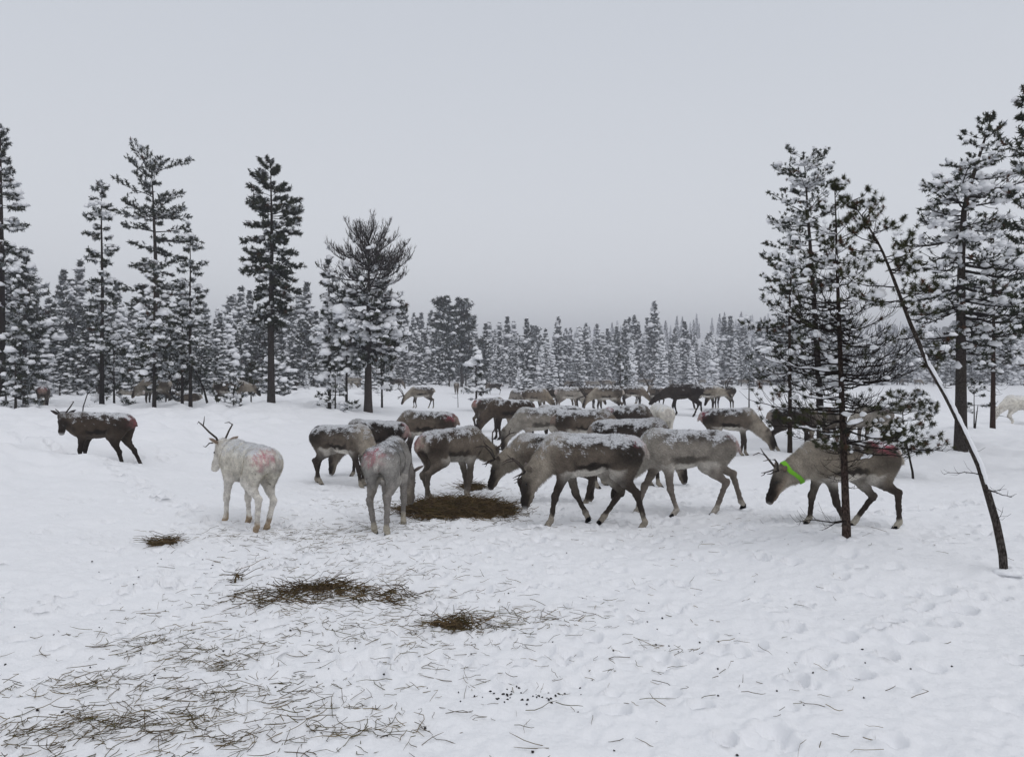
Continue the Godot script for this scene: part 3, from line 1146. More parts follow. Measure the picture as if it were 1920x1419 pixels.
# ---------------------------------------------------------------- coats
func coats() -> Dictionary:
	var ear := Color(0.11, 0.09, 0.075)
	var gb := {"haunch": 0.92, "back": Color(0.036, 0.029, 0.024), "side": Color(0.145, 0.118, 0.093), "dark": Color(0.022, 0.018, 0.015), "belly": Color(0.72, 0.68, 0.61), "rump": Color(0.5, 0.45, 0.4), "neck": Color(0.4, 0.35, 0.285), "mane": Color(0.46, 0.41, 0.34), "cheek": Color(0.2, 0.17, 0.135), "face": Color(0.026, 0.021, 0.018), "muzzle": Color(0.3, 0.29, 0.28), "leg": Color(0.05, 0.04, 0.033), "inner": Color(0.22, 0.19, 0.155), "band": Color(0.38, 0.34, 0.28), "ear": ear}
	var out := {"grey_brown": gb}
	var make := func(over: Dictionary) -> Dictionary:
		var d := gb.duplicate()
		d.merge(over, true)
		return d
	out.pale_grey = make.call({"back": Color(0.09, 0.078, 0.068), "side": Color(0.35, 0.315, 0.27), "dark": Color(0.07, 0.06, 0.05), "neck": Color(0.4, 0.37, 0.32), "mane": Color(0.5, 0.46, 0.4), "leg": Color(0.2, 0.17, 0.145), "band": Color(0.5, 0.46, 0.4), "rump": Color(0.56, 0.48, 0.44), "haunch": 0.25, "stripe": 0.75})
	out.silver = make.call({"back": Color(0.24, 0.23, 0.22), "side": Color(0.42, 0.4, 0.37), "dark": Color(0.15, 0.14, 0.13), "neck": Color(0.36, 0.33, 0.3), "leg": Color(0.26, 0.24, 0.22), "rump": Color(0.5, 0.475, 0.44), "band": Color(0.55, 0.5, 0.4), "haunch": 0.0, "stripe": 0.3, "face": Color(0.14, 0.12, 0.1)})
	out.brown = make.call({"back": Color(0.048, 0.038, 0.03), "side": Color(0.15, 0.12, 0.094), "neck": Color(0.22, 0.18, 0.14), "leg": Color(0.04, 0.032, 0.027), "rump": Color(0.3, 0.23, 0.19), "band": Color(0.14, 0.12, 0.1)})
	out.tan = make.call({"back": Color(0.08, 0.062, 0.048), "side": Color(0.23, 0.19, 0.15), "neck": Color(0.27, 0.225, 0.17), "mane": Color(0.42, 0.36, 0.28), "leg": Color(0.13, 0.11, 0.09), "rump": Color(0.42, 0.37, 0.31), "face": Color(0.035, 0.028, 0.024), "stripe": 0.6})
	out.dark = make.call({"back": Color(0.03, 0.024, 0.02), "side": Color(0.06, 0.048, 0.04), "neck": Color(0.2, 0.17, 0.14), "leg": Color(0.035, 0.028, 0.024), "rump": Color(0.36, 0.31, 0.27), "belly": Color(0.3, 0.27, 0.23)})
	out.pale_neck = make.call({"back": Color(0.055, 0.044, 0.035), "side": Color(0.25, 0.215, 0.17), "neck": Color(0.42, 0.37, 0.3), "mane": Color(0.55, 0.5, 0.42), "cheek": Color(0.26, 0.2, 0.15), "leg": Color(0.05, 0.039, 0.032), "rump": Color(0.48, 0.43, 0.37), "haunch": 0.75, "band": Color(0.52, 0.48, 0.4)})
	out.black_brown = make.call({"back": Color(0.045, 0.034, 0.027), "side": Color(0.072, 0.054, 0.04), "neck": Color(0.1, 0.078, 0.06), "mane": Color(0.17, 0.14, 0.11), "cheek": Color(0.05, 0.038, 0.03), "face": Color(0.028, 0.022, 0.018), "leg": Color(0.027, 0.021, 0.017), "belly": Color(0.1, 0.08, 0.065), "rump": Color(0.13, 0.085, 0.07), "inner": Color(0.08, 0.065, 0.05), "band": Color(0.06, 0.05, 0.042), "muzzle": Color(0.55, 0.54, 0.53), "ear": Color(0.035, 0.028, 0.024)})
	out.black = make.call({"back": Color(0.028, 0.022, 0.019), "side": Color(0.042, 0.034, 0.029), "neck": Color(0.05, 0.041, 0.035), "mane": Color(0.09, 0.075, 0.065), "cheek": Color(0.045, 0.036, 0.03), "face": Color(0.03, 0.024, 0.02), "leg": Color(0.027, 0.022, 0.018), "belly": Color(0.06, 0.05, 0.042), "rump": Color(0.1, 0.08, 0.07), "inner": Color(0.05, 0.04, 0.034), "band": Color(0.05, 0.042, 0.036)})
	var w := Color(0.72, 0.69, 0.63)
	out.white = make.call({"back": Color(0.84, 0.82, 0.76), "side": Color(0.78, 0.74, 0.65), "dark": Color(0.4, 0.36, 0.3), "belly": Color(0.66, 0.63, 0.57), "rump": Color(0.66, 0.62, 0.56), "neck": Color(0.82, 0.78, 0.7), "mane": Color(0.84, 0.8, 0.73), "cheek": Color(0.78, 0.74, 0.67), "face": Color(0.74, 0.7, 0.63), "muzzle": Color(0.4, 0.37, 0.33), "leg": Color(0.8, 0.76, 0.69), "inner": w, "band": Color(0.36, 0.25, 0.14), "haunch": 0.0, "stripe": 0.25, "ear": Color(0.2, 0.15, 0.11)})
	return out


# ---------------------------------------------------------------- hay
var stalks: Array = []
var pellets: Array = []


func hay_shapes() -> void:
	rng.seed = 77
	for i in 12:
		var acc := Acc.new()
		var pts: Array = []
		var at := Vector3(-0.5, 0, 0)
		var yaw := rng.randf_range(-0.35, 0.35)
		for k in 5:
			pts.append(at)
			yaw += rng.randf_range(-0.5, 0.5)
			if rng.randf() < 0.25:
				yaw += rng.randf_range(-1.1, 1.1)
			at += Vector3(cos(yaw), 0, sin(yaw)) * 0.25 + Vector3(0, rng.randf_range(-0.03, 0.045), 0)
		acc.tube(pts, [0.010, 0.011, 0.010, 0.009, 0.005], 3, Color.WHITE)
		stalks.append([acc.v, acc.n])
	for i in 3:
		pellets.append(make_blob(4, 0.4))


func stalk_colour() -> Color:
	var k := rng.randf()
	if k < 0.45:
		return Color(0.085, 0.062, 0.036).lerp(Color(0.14, 0.105, 0.06), rng.randf())
	if k < 0.8:
		return Color(0.13, 0.1, 0.055).lerp(Color(0.27, 0.21, 0.115), rng.randf())
	return Color(0.075, 0.065, 0.022).lerp(Color(0.13, 0.11, 0.04), rng.randf())


func strew(acc: Acc, x: float, z: float, ln: float, thick: float, lift: float) -> void:
	var b := Basis.from_euler(Vector3(rng.randf_range(-0.2, 0.2), rng.randf() * TAU, rng.randf_range(-0.14, 0.14)))
	b = b.scaled_local(Vector3(ln, thick / 0.01, thick / 0.01))
	acc.stamp(Transform3D(b, Vector3(x, ground(x, z) + 0.004 + lift, z)), stalks[rng.randi() % stalks.size()], stalk_colour())


func hay_heap(label: String, x: float, z: float, rx: float, rz: float, h: float, count: int, ln: float) -> void:
	var root := thing("hay_heap", label, "hay", Vector3(x, 0, z), 0.0, "heaps of hay on the snow")
	rng.seed = 300 + int(absf(x) * 100) + count
	if h > 0.0:
		var v := PackedVector3Array()
		var c := PackedColorArray()
		var nr := 16
		var na := 72
		var grid: Array = []
		for i in nr + 1:
			var row := PackedVector3Array()
			for k in na:
				var a := TAU * k / na
				var s := float(i) / nr
				var edge := 1.0 + 0.28 * noise_mid.get_noise_2d(cos(a) * 2.0 + x * 5.0, sin(a) * 2.0) + 0.16 * noise_fine.get_noise_2d(cos(a) * 1.2 + x, sin(a) * 1.2)
				var px := cos(a) * rx * s * edge
				var pz := sin(a) * rz * s * edge
				var y := ground(x + px, z + pz) + h * (1.0 - pow(s, 2.2)) * (0.75 + 0.5 * noise_fine.get_noise_2d(px * 2.0 + x, pz * 2.0)) - 0.012 * s + 0.012 * noise_fur.get_noise_2d(px * 30.0, pz * 30.0)
				row.append(Vector3(px, y, pz))
			grid.append(row)
		for i in nr:
			for k in na:
				var m := (k + 1) % na
				for p in [grid[i][k], grid[i + 1][k], grid[i][m], grid[i][m], grid[i + 1][k], grid[i + 1][m]]:
					v.append(p)
					var t := 0.5 + 0.5 * noise_fur.get_noise_2d(p.x * 14.0, p.z * 14.0)
					c.append(Color(0.05, 0.036, 0.019).lerp(Color(0.13, 0.094, 0.05), t))
		var st := SurfaceTool.new()
		st.begin(Mesh.PRIMITIVE_TRIANGLES)
		for i in v.size():
			st.set_color(c[i])
			st.add_vertex(v[i])
		st.index()
		st.generate_normals()
		part("mound", st.commit(), M.hay, root)
	var acc := Acc.new()
	for i in count:
		var a := rng.randf() * TAU
		var s := sqrt(rng.randf()) * 1.04
		if rng.randf() < 0.18:
			s *= rng.randf_range(1.0, 1.35)
		var px := cos(a) * rx * s
		var pz := sin(a) * rz * s
		var up := h * maxf(0.0, 1.0 - pow(s, 2.2)) * rng.randf_range(0.75, 1.15) + rng.randf() * 0.02
		var b := Basis.from_euler(Vector3(rng.randf_range(-0.4, 0.4), rng.randf() * TAU, rng.randf_range(-0.3, 0.3)))
		b = b.scaled_local(Vector3(ln * rng.randf_range(0.5, 1.2), 0.32, 0.32))
		var col := stalk_colour() * Color(0.8, 0.72, 0.66)
		col.a = 1.0
		acc.stamp(Transform3D(b, Vector3(px, ground(x + px, z + pz) + up, pz)), stalks[rng.randi() % 12], col)
	part("stalks", acc.mesh(), M.hay, root, true)


func strewn(called: String, label: String, clumps: Array, thick := 1.35) -> void:
	rng.seed = 900 + clumps.size() * 13 + int(clumps[0][0] * 10.0)
	var acc := Acc.new()
	for c in clumps:
		for i in int(c[4] * thick):
			var x: float = c[0] + rng.randfn(0.0, c[2])
			var z: float = c[1] + rng.randfn(0.0, c[3])
			strew(acc, x, z, rng.randf_range(c[5] * 0.7, c[6] * 0.85) * (0.35 + 0.75 * rng.randf() * rng.randf() + 0.1), rng.randf_range(0.001, 0.0025), rng.randf() * 0.012)
	tag(part(called, acc.mesh(), M.hay, self), label, "straw", "loose straw on the snow", "stuff")


# ---------------------------------------------------------------- trees in place
func pine(called: String, label: String, x: float, z: float, top: float, p: Dictionary, group := "") -> void:
	var g := ground(x, z)
	p.h = p.get("h", top - g)
	var root := thing(called, label, p.get("category", "pine tree"), Vector3(x, g, z), 0.0, group)
	grow(p, root)


func mixed(base: Dictionary, over: Dictionary) -> Dictionary:
	var d := base.duplicate()
	d.merge(over, true)
	return d


func dead_stem(label: String, pts: Array, r: float, twigs: int, seed_: int) -> void:
	rng.seed = 4000 + seed_
	var acc := Acc.new()
	var rr: Array = []
	for i in pts.size():
		rr.append(lerpf(r, r * 0.4, float(i) / (pts.size() - 1)))
	acc.tube(pts, rr, 6, Color(0.05, 0.042, 0.037))
	for k in twigs:
		branch_dead({"r": r * 2.5}, (pts[1 + k % (pts.size() - 1)] as Vector3), rng.randf() * TAU, rng.randf_range(0.2, 0.5), acc)
	tag(part("dead_stem", acc.mesh(), M.bark, self), label, "sapling")


func along_ground(a: Vector3) -> Vector3:
	return Vector3(a.x, ground(a.x, a.z) + a.y, a.z)


func near_trees() -> void:
	var far_pine := {"frost": 0.24, "snowfall": 0.42, "tufts": tufts_far, "tuft": 0.16, "small": true, "lump": 0.115, "twigs": 10, "segs": 5, "whorl": 0.34, "twig": 0.3, "twig_len_ref": 0.9, "second": 0.7}
	# --- left group, about thirty metres off
	pine("pine_tree", "tall pine heavy with snow cut by the photo's left edge", -20.41, -31.0, 11.72, mixed(far_pine, {"seed": 1, "r": 0.17, "crown0": 0.12, "wid": [[0, 1.05], [0.4, 1.05], [0.7, 0.8], [0.9, 0.55], [1, 0.2]], "el": [[0, -0.5], [0.6, -0.2], [1, 0.6]], "curl": [[0, 0.4], [1, 0.3]], "snow": [[0, 0.75], [0.7, 0.8], [0.9, 0.3], [1, 0.1]], "lump": 0.13, "per": [[0, 5], [1, 5]], "tufts": tufts_far, "lumps": [[0.5, 0.7, 0.4, 0.26], [0.42, 0.9, 0.2, 0.24]]}))
	pine("pine_tree", "dark conical pine just behind the one at the left edge", -21.99, -35.0, 7.09, mixed(far_pine, {"seed": 2, "r": 0.11, "crown0": 0.15, "wid": [[0, 0.95], [0.5, 0.8], [1, 0.1]], "el": [[0, -0.4], [1, 0.5]], "snow": [[0, 0.45], [1, 0.25]], "tuft": 0.24}))
	pine("pine_tree", "slender pine with a snow pillow near its top and a dark bare stem", -16.41, -31.0, 9.46, mixed(far_pine, {"seed": 3, "r": 0.1, "crown0": 0.3, "dead": 26, "wid": [[0, 0.45], [0.3, 0.6], [0.7, 0.62], [0.92, 0.5], [0.96, 0.25], [1, 0.15]], "el": [[0, -0.35], [0.8, -0.1], [1, 0.5]], "snow": [[0, 0.55], [0.9, 0.65], [1, 0.1]], "lumps": [[0.9, -0.05, 0.3, 0.3], [0.86, 0.3, 0.2, 0.22]], "bark": Color(0.035, 0.03, 0.028)}))
	pine("pine_tree", "tall old pine with a wide layered crown and pale trunk", -16.4, -36.0, 11.5, mixed(far_pine, {"frost": 0.1, "seed": 4, "r": 0.17, "crown0": 0.3, "whorl": 0.42, "wid": [[0, 0.9], [0.25, 1.4], [0.5, 1.7], [0.8, 1.85], [0.93, 1.7], [1, 0.9]], "el": [[0, -0.25], [0.5, -0.05], [0.85, 0.35], [1, 0.8]], "curl": [[0, 0.2], [0.6, 0.25], [1, 0.5]], "snow": [[0, 0.5], [0.4, 0.25], [1, 0.15]], "gap": 0.3, "tuft": 0.16, "twigs": 10, "bark": Color(0.11, 0.095, 0.085), "bark_top": Color(0.13, 0.1, 0.085), "per": [[0, 5], [1, 5]], "bend": Vector3(-0.35, 0, 0), "leader": true}))
	pine("pine_tree", "snow-plastered young pine in front of the tall layered one", -13.39, -29.0, 5.9, mixed(far_pine, {"seed": 5, "r": 0.08, "crown0": 0.24, "wid": [[0, 0.75], [0.35, 0.95], [0.7, 0.65], [1, 0.12]], "el": [[0, -0.5], [0.7, -0.2], [1, 0.4]], "snow": [[0, 0.75], [1, 0.75]], "lump": 0.115, "gap": 0.2}))
	pine("pine_tree", "thin snowy pine with a pointed tip to the right of the layered one", -12.45, -30.0, 7.32, mixed(far_pine, {"seed": 6, "r": 0.075, "crown0": 0.25, "dead": 20, "wid": [[0, 0.6], [0.5, 0.7], [0.85, 0.55], [1, 0.08]], "el": [[0, -0.4], [0.8, 0.0], [1, 0.5]], "snow": [[0, 0.6], [1, 0.5]], "gap": 0.15}))
	pine("pine_tree", "thinner short-crowned stem beside the pointed thin pine", -13.19, -31.0, 4.73, mixed(far_pine, {"seed": 7, "r": 0.06, "crown0": 0.4, "dead": 14, "wid": [[0, 0.5], [0.6, 0.5], [1, 0.1]], "el": [[0, -0.3], [1, 0.3]], "snow": [[0, 0.6], [1, 0.5]]}))
	pine("pine_tree", "straight tall pine standing alone with a dark full crown and long bare trunk", -10.1, -32.5, 10.62, mixed(far_pine, {"frost": 0.06, "seed": 8, "r": 0.16, "crown0": 0.36, "whorl": 0.33, "wid": [[0, 0.7], [0.12, 1.05], [0.3, 1.15], [0.55, 1.25], [0.75, 1.1], [0.86, 0.85], [0.93, 0.5], [1, 0.3]], "el": [[0, -0.75], [0.25, -0.35], [0.6, 0.0], [0.85, 0.25], [1, 0.9]], "curl": [[0, 0.3], [1, 0.45]], "snow": [[0, 0.4], [0.6, 0.22], [1, 0.06]], "gap": 0.12, "tuft": 0.17, "twigs": 13, "per": [[0, 7], [0.7, 7], [1, 5]], "dead": 22, "dead0": 0.2, "bark": Color(0.085, 0.075, 0.07), "second": 0.85}))
	pine("pine_tree", "round-topped pine with bare upturned twigs above a belt of snow clumps", -5.94, -32.0, 7.34, mixed(far_pine, {"seed": 9, "r": 0.17, "crown0": 0.27, "whorl": 0.2, "wid": [[0, 1.1], [0.25, 1.5], [0.42, 1.65], [0.5, 1.4], [0.68, 1.85], [0.82, 1.75], [0.92, 1.3], [1, 0.95]], "el": [[0, -0.35], [0.4, -0.15], [0.55, -0.1], [0.72, 0.15], [0.88, 0.6], [1, 1.4]], "curl": [[0, 0.3], [0.45, 0.5], [0.6, 1.1], [0.85, 0.9], [1, 0.4]], "full": [[0, 1], [0.42, 0.95], [0.5, 0.5], [0.6, 0.08], [1, 0.0]], "bare_tips": true, "snow": [[0, 0.4], [0.3, 0.9], [0.45, 0.9], [0.55, 0.3], [0.7, 0.1], [0.8, 0.0], [1, 0.0]], "lump": 0.13, "gap": 0.08, "twigs": 16, "twig": 0.3, "twig_up": 0.9, "per": [[0, 5], [0.5, 6], [1, 7]], "leader": false, "trunk_snow": 4, "rb_min": 0.02, "bark": Color(0.1, 0.085, 0.078), "wood": Color(0.06, 0.05, 0.045), "lumps": [[0.5, 0.95, 0.7, 0.34], [0.47, 1.35, 0.2, 0.28], [0.51, -0.6, 0.9, 0.28], [0.49, 0.2, 1.1, 0.3], [0.64, -0.7, 0.6, 0.2]]}))
	pine("pine_tree", "slim snow-clumped pine on the left of the round-topped one", -7.54, -32.0, 6.46, mixed(far_pine, {"seed": 10, "r": 0.075, "crown0": 0.2, "dead": 12, "wid": [[0, 0.6], [0.5, 0.65], [0.8, 0.4], [1, 0.06]], "el": [[0, -0.4], [0.8, 0.0], [1, 0.5]], "snow": [[0, 0.6], [0.6, 0.75], [0.85, 0.3], [1, 0.1]], "lump": 0.17, "lumps": [[0.55, -0.3, 0.4, 0.25], [0.62, 0.3, 0.3, 0.2]]}))
	pine("pine_tree", "thin dark stem with a small crown touching the round-topped pine", -6.73, -31.5, 4.46, mixed(far_pine, {"seed": 11, "r": 0.06, "crown0": 0.5, "dead": 16, "wid": [[0, 0.55], [0.6, 0.6], [1, 0.15]], "snow": [[0, 0.75], [1, 0.7]], "lump": 0.17, "bark": Color(0.035, 0.03, 0.028)}))
	pine("young_pine", "small snowy pine alone in the open snow left of the crowd", -1.66, -36.0, 2.94, mixed(far_pine, {"seed": 12, "r": 0.055, "crown0": 0.22, "wid": [[0, 0.75], [0.4, 0.55], [1, 0.12]], "el": [[0, -0.1], [1, 0.4]], "full": [[0, 0.25], [0.15, 0.8], [1, 1]], "snow": [[0, 0.2], [0.3, 0.7], [1, 0.8]], "lump": 0.13, "tuft": 0.16}))
	pine("young_pine", "bare thin sapling with short tufted whorls in the middle distance", 6.14, -44.0, 3.32, mixed(far_pine, {"seed": 13, "r": 0.04, "crown0": 0.25, "whorl": 0.36, "wid": [[0, 0.5], [0.6, 0.36], [1, 0.1]], "el": [[0, 0.0], [1, 0.5]], "snow": [[0, 0.1], [1, 0.05]], "tuft": 0.14, "twigs": 3, "gap": 0.0, "per": [[0, 4], [1, 4]]}))
	pine("young_pine", "bare thin sapling with tufted tip left of the right-hand pines", 11.32, -37.0, 2.77, mixed(far_pine, {"seed": 14, "r": 0.035, "crown0": 0.35, "whorl": 0.3, "wid": [[0, 0.45], [0.6, 0.3], [1, 0.1]], "el": [[0, 0.0], [1, 0.5]], "full": [[0, 0.2], [0.5, 0.9], [1, 1]], "snow": [[0, 0.05], [1, 0.05]], "tuft": 0.13, "twigs": 3, "per": [[0, 4], [1, 4]]}))
	pine("pine_bush", "low snowy pine bush in front of a grey-brown reindeer", -10.6, -29.5, 1.71, mixed(far_pine, {"seed": 15, "r": 0.03, "crown0": 0.05, "wid": [[0, 0.85], [0.5, 0.6], [1, 0.15]], "el": [[0, 0.0], [1, 0.7]], "snow": [[0, 0.55], [1, 0.4]], "tuft": 0.13, "whorl": 0.2, "lump": 0.1, "twigs": 5, "gap": 0.3, "category": "bush"}))
	pine("young_pine", "olive green young pine without much snow behind the low bush", -12.46, -37.0, 2.36, mixed(far_pine, {"seed": 16, "r": 0.04, "crown0": 0.35, "wid": [[0, 0.5], [0.5, 0.45], [1, 0.1]], "olive": 0.7, "snow": [[0, 0.05], [1, 0.05]], "tuft": 0.16, "whorl": 0.28}))
	pine("young_pine", "small snowy pine under the slender dark-stemmed one", -16.43, -32.0, 3.29, mixed(far_pine, {"seed": 17, "r": 0.05, "crown0": 0.25, "wid": [[0, 0.9], [0.5, 0.7], [1, 0.1]], "el": [[0, -0.5], [1, 0.3]], "snow": [[0, 0.35], [1, 0.5]]}))
	pine("young_pine", "small snowy pine at the foot of the left edge trees", -18.9, -29.5, 2.97, mixed(far_pine, {"seed": 18, "r": 0.05, "crown0": 0.1, "wid": [[0, 0.9], [0.5, 0.6], [1, 0.1]], "el": [[0, -0.4], [1, 0.3]], "snow": [[0, 0.5], [1, 0.5]]}))
	pine("young_pine", "sparse snowy sapling at the foot of the slim clumped pine", -7.07, -31.0, 2.35, mixed(far_pine, {"seed": 19, "r": 0.035, "crown0": 0.1, "wid": [[0, 0.9], [0.5, 0.55], [1, 0.1]], "el": [[0, -0.1], [1, 0.3]], "full": [[0, 0.3], [1, 0.8]], "snow": [[0, 0.3], [1, 0.5]], "tuft": 0.14}))
	pine("young_pine", "small dark pine between the thin stems and the pointed thin pine", -15.0, -34.0, 4.09, mixed(far_pine, {"seed": 20, "r": 0.06, "crown0": 0.2, "wid": [[0, 0.8], [0.5, 0.8], [1, 0.1]], "snow": [[0, 0.4], [1, 0.4]], "tuft": 0.24}))
	pine("young_pine", "slim dark stem to the right of the round-topped pine", -6.04, -36.0, 4.22, mixed(far_pine, {"seed": 21, "r": 0.05, "crown0": 0.3, "dead": 10, "wid": [[0, 0.6], [0.5, 0.5], [1, 0.1]], "snow": [[0, 0.6], [1, 0.5]]}))
	# --- right group
	var mid_pine := {"frost": 0.09, "snowfall": 0.56, "tufts": tufts_far, "tuft": 0.085, "small": true, "lump": 0.075, "twigs": 11, "segs": 6, "whorl": 0.26, "twig": 0.34, "twig_len_ref": 0.75, "second": 0.45, "twist": 1.4, "rust": 0.05}
	pine("pine_tree", "tall dark pine with snow pillows at its top in the right group", 7.99, -20.0, 7.44, mixed(mid_pine, {"seed": 31, "r": 0.105, "crown0": 0.2, "wid": [[0, 0.8], [0.3, 1.0], [0.6, 1.0], [0.85, 0.8], [0.95, 0.75], [1, 0.6]], "el": [[0, -0.3], [0.5, 0.0], [0.9, 0.35], [1, 0.7]], "curl": [[0, 0.7], [1, 0.4]], "full": [[0, 0.5], [0.3, 0.85], [1, 1]], "snow": [[0, 0.3], [0.4, 0.4], [0.85, 0.35], [1, 0.5]], "bend": Vector3(-0.5, 0, 0), "bendpow": 1.2, "bark": Color(0.045, 0.037, 0.032), "skew": -0.15, "gap": 0.15, "tuft": 0.09, "per": [[0, 5], [1, 5]], "lumps": [[0.9, -0.3, 0.15, 0.2], [0.9, 0.15, 0.2, 0.24], [0.95, 0.2, 0.1, 0.13], [0.96, -0.15, 0.1, 0.14]]}))
	pine("pine_tree", "thin-stemmed pine leaning its snowy sprays to the left in the right group", 6.28, -17.5, 4.88, mixed(mid_pine, {"seed": 32, "r": 0.055, "crown0": 0.3, "dead": 18, "wid": [[0, 0.6], [0.5, 0.75], [0.85, 0.5], [1, 0.2]], "el": [[0, -0.2], [1, 0.4]], "curl": [[0, 0.7], [1, 0.5]], "full": [[0, 0.35], [0.3, 0.85], [1, 1]], "snow": [[0, 0.2], [0.5, 0.5], [1, 0.55]], "skew": -0.35, "lump": 0.08, "bark": Color(0.055, 0.04, 0.03)}))
	pine("pine_tree", "broad pine with snow-laden shoulders and a bent bare-looking top at right", 9.56, -16.5, 0.0, mixed(mid_pine, {"seed": 33, "h": 7.15, "r": 0.125, "crown0": 0.24, "line": [Vector3(0.0, 0.0, 0), Vector3(0.0, 1.418, 0), Vector3(-0.011, 2.778, 0), Vector3(0.0, 4.139, 0), Vector3(0.057, 5.216, 0), Vector3(0.374, 6.237, 0), Vector3(0.669, 7.178, 0)], "wid": [[0, 0.85], [0.2, 1.25], [0.45, 1.35], [0.62, 1.15], [0.72, 0.85], [0.76, 0.5], [0.88, 0.42], [1, 0.2]], "el": [[0, -0.35], [0.4, -0.15], [0.7, 0.05], [0.85, 0.4], [1, 0.8]], "curl": [[0, 0.6], [1, 0.5]], "full": [[0, 0.45], [0.2, 0.85], [1, 1]], "snow": [[0, 0.35], [0.35, 0.6], [0.68, 0.7], [0.76, 0.1], [1, 0.02]], "lump": 0.085, "gap": 0.15, "per": [[0, 6], [1, 5]], "bark": Color(0.09, 0.078, 0.07), "lumps": [[0.71, -0.35, 0.35, 0.26], [0.72, 0.25, 0.35, 0.28], [0.68, 0.65, 0.3, 0.22], [0.6, -0.7, 0.3, 0.2], [0.52, 0.5, 0.6, 0.2], [0.55, -0.3, 0.7, 0.2]], "trunk_snow": 5}))
	pine("pine_tree", "slim reddish-stemmed pine behind the broad one at right", 13.34, -21.5, 6.18, mixed(mid_pine, {"seed": 34, "r": 0.07, "crown0": 0.32, "dead": 12, "wid": [[0, 0.7], [0.5, 0.85], [0.85, 0.6], [1, 0.2]], "el": [[0, -0.3], [1, 0.4]], "snow": [[0, 0.35], [1, 0.55]], "tuft": 0.09, "lump": 0.09, "bark": Color(0.075, 0.045, 0.035), "bark_top": Color(0.11, 0.06, 0.04)}))
	pine("pine_tree", "tall dark pine whose crown is cut by the photo's right edge", 9.3, -13.5, 6.76, mixed(mid_pine, {"seed": 35, "r": 0.09, "crown0": 0.35, "bend": Vector3(-0.42, 0, 0), "wid": [[0, 0.5], [0.4, 0.55], [0.8, 0.4], [0.93, 0.2], [1, 0.1]], "el": [[0, -0.1], [1, 0.6]], "snow": [[0, 0.15], [1, 0.06]], "tuft": 0.095, "lump": 0.08}))
	pine("young_pine", "bushy green young pine leaning left between the green collar and the leaning stem", 6.75, -13.0, 0.0, mixed(mid_pine, {"seed": 36, "h": 1.5, "r": 0.02, "crown0": 0.3, "line": [Vector3(0.0, 0.0, 0), Vector3(-0.089, 0.402, 0), Vector3(-0.179, 0.804, 0), Vector3(-0.197, 1.162, 0), Vector3(-0.036, 1.43, 0)], "tufts": tufts_near, "tuft": 0.075, "olive": 0.75, "rust": 0.08, "whorl": 0.13, "wid": [[0, 0.5], [0.4, 0.65], [1, 0.35]], "el": [[0, -0.2], [1, 0.3]], "curl": [[0, 0.6], [1, 0.4]], "snow": [[0, 0.12], [1, 0.3]], "lump": 0.055, "skew": 0.1, "twigs": 9, "rb_min": 0.007, "per": [[0, 5], [1, 5]]}))
	pine("young_pine", "thin stick-like sapling with a few sprays right of the broad pine", 13.72, -23.0, 1.56, mixed(mid_pine, {"seed": 37, "r": 0.022, "crown0": 0.45, "wid": [[0, 0.5], [1, 0.2]], "whorl": 0.2, "snow": [[0, 0.3], [1, 0.3]], "per": [[0, 3], [1, 3]]}))
	# --- the two nearest
	var near := {"tufts": tufts_near, "tuft": 0.044, "small": true, "lump": 0.035, "segs": 8, "sides": 5, "twist": 2.0, "twig": 0.4, "twig_up": 0.75, "twig_len_ref": 0.4, "twigs": 8, "limb_parts": true, "trunk_sides": 12, "rings": 26, "second": 0.35, "olive": 0.55, "rust": 0.1, "wood": Color(0.036, 0.029, 0.025), "limb_snow": 0.35}
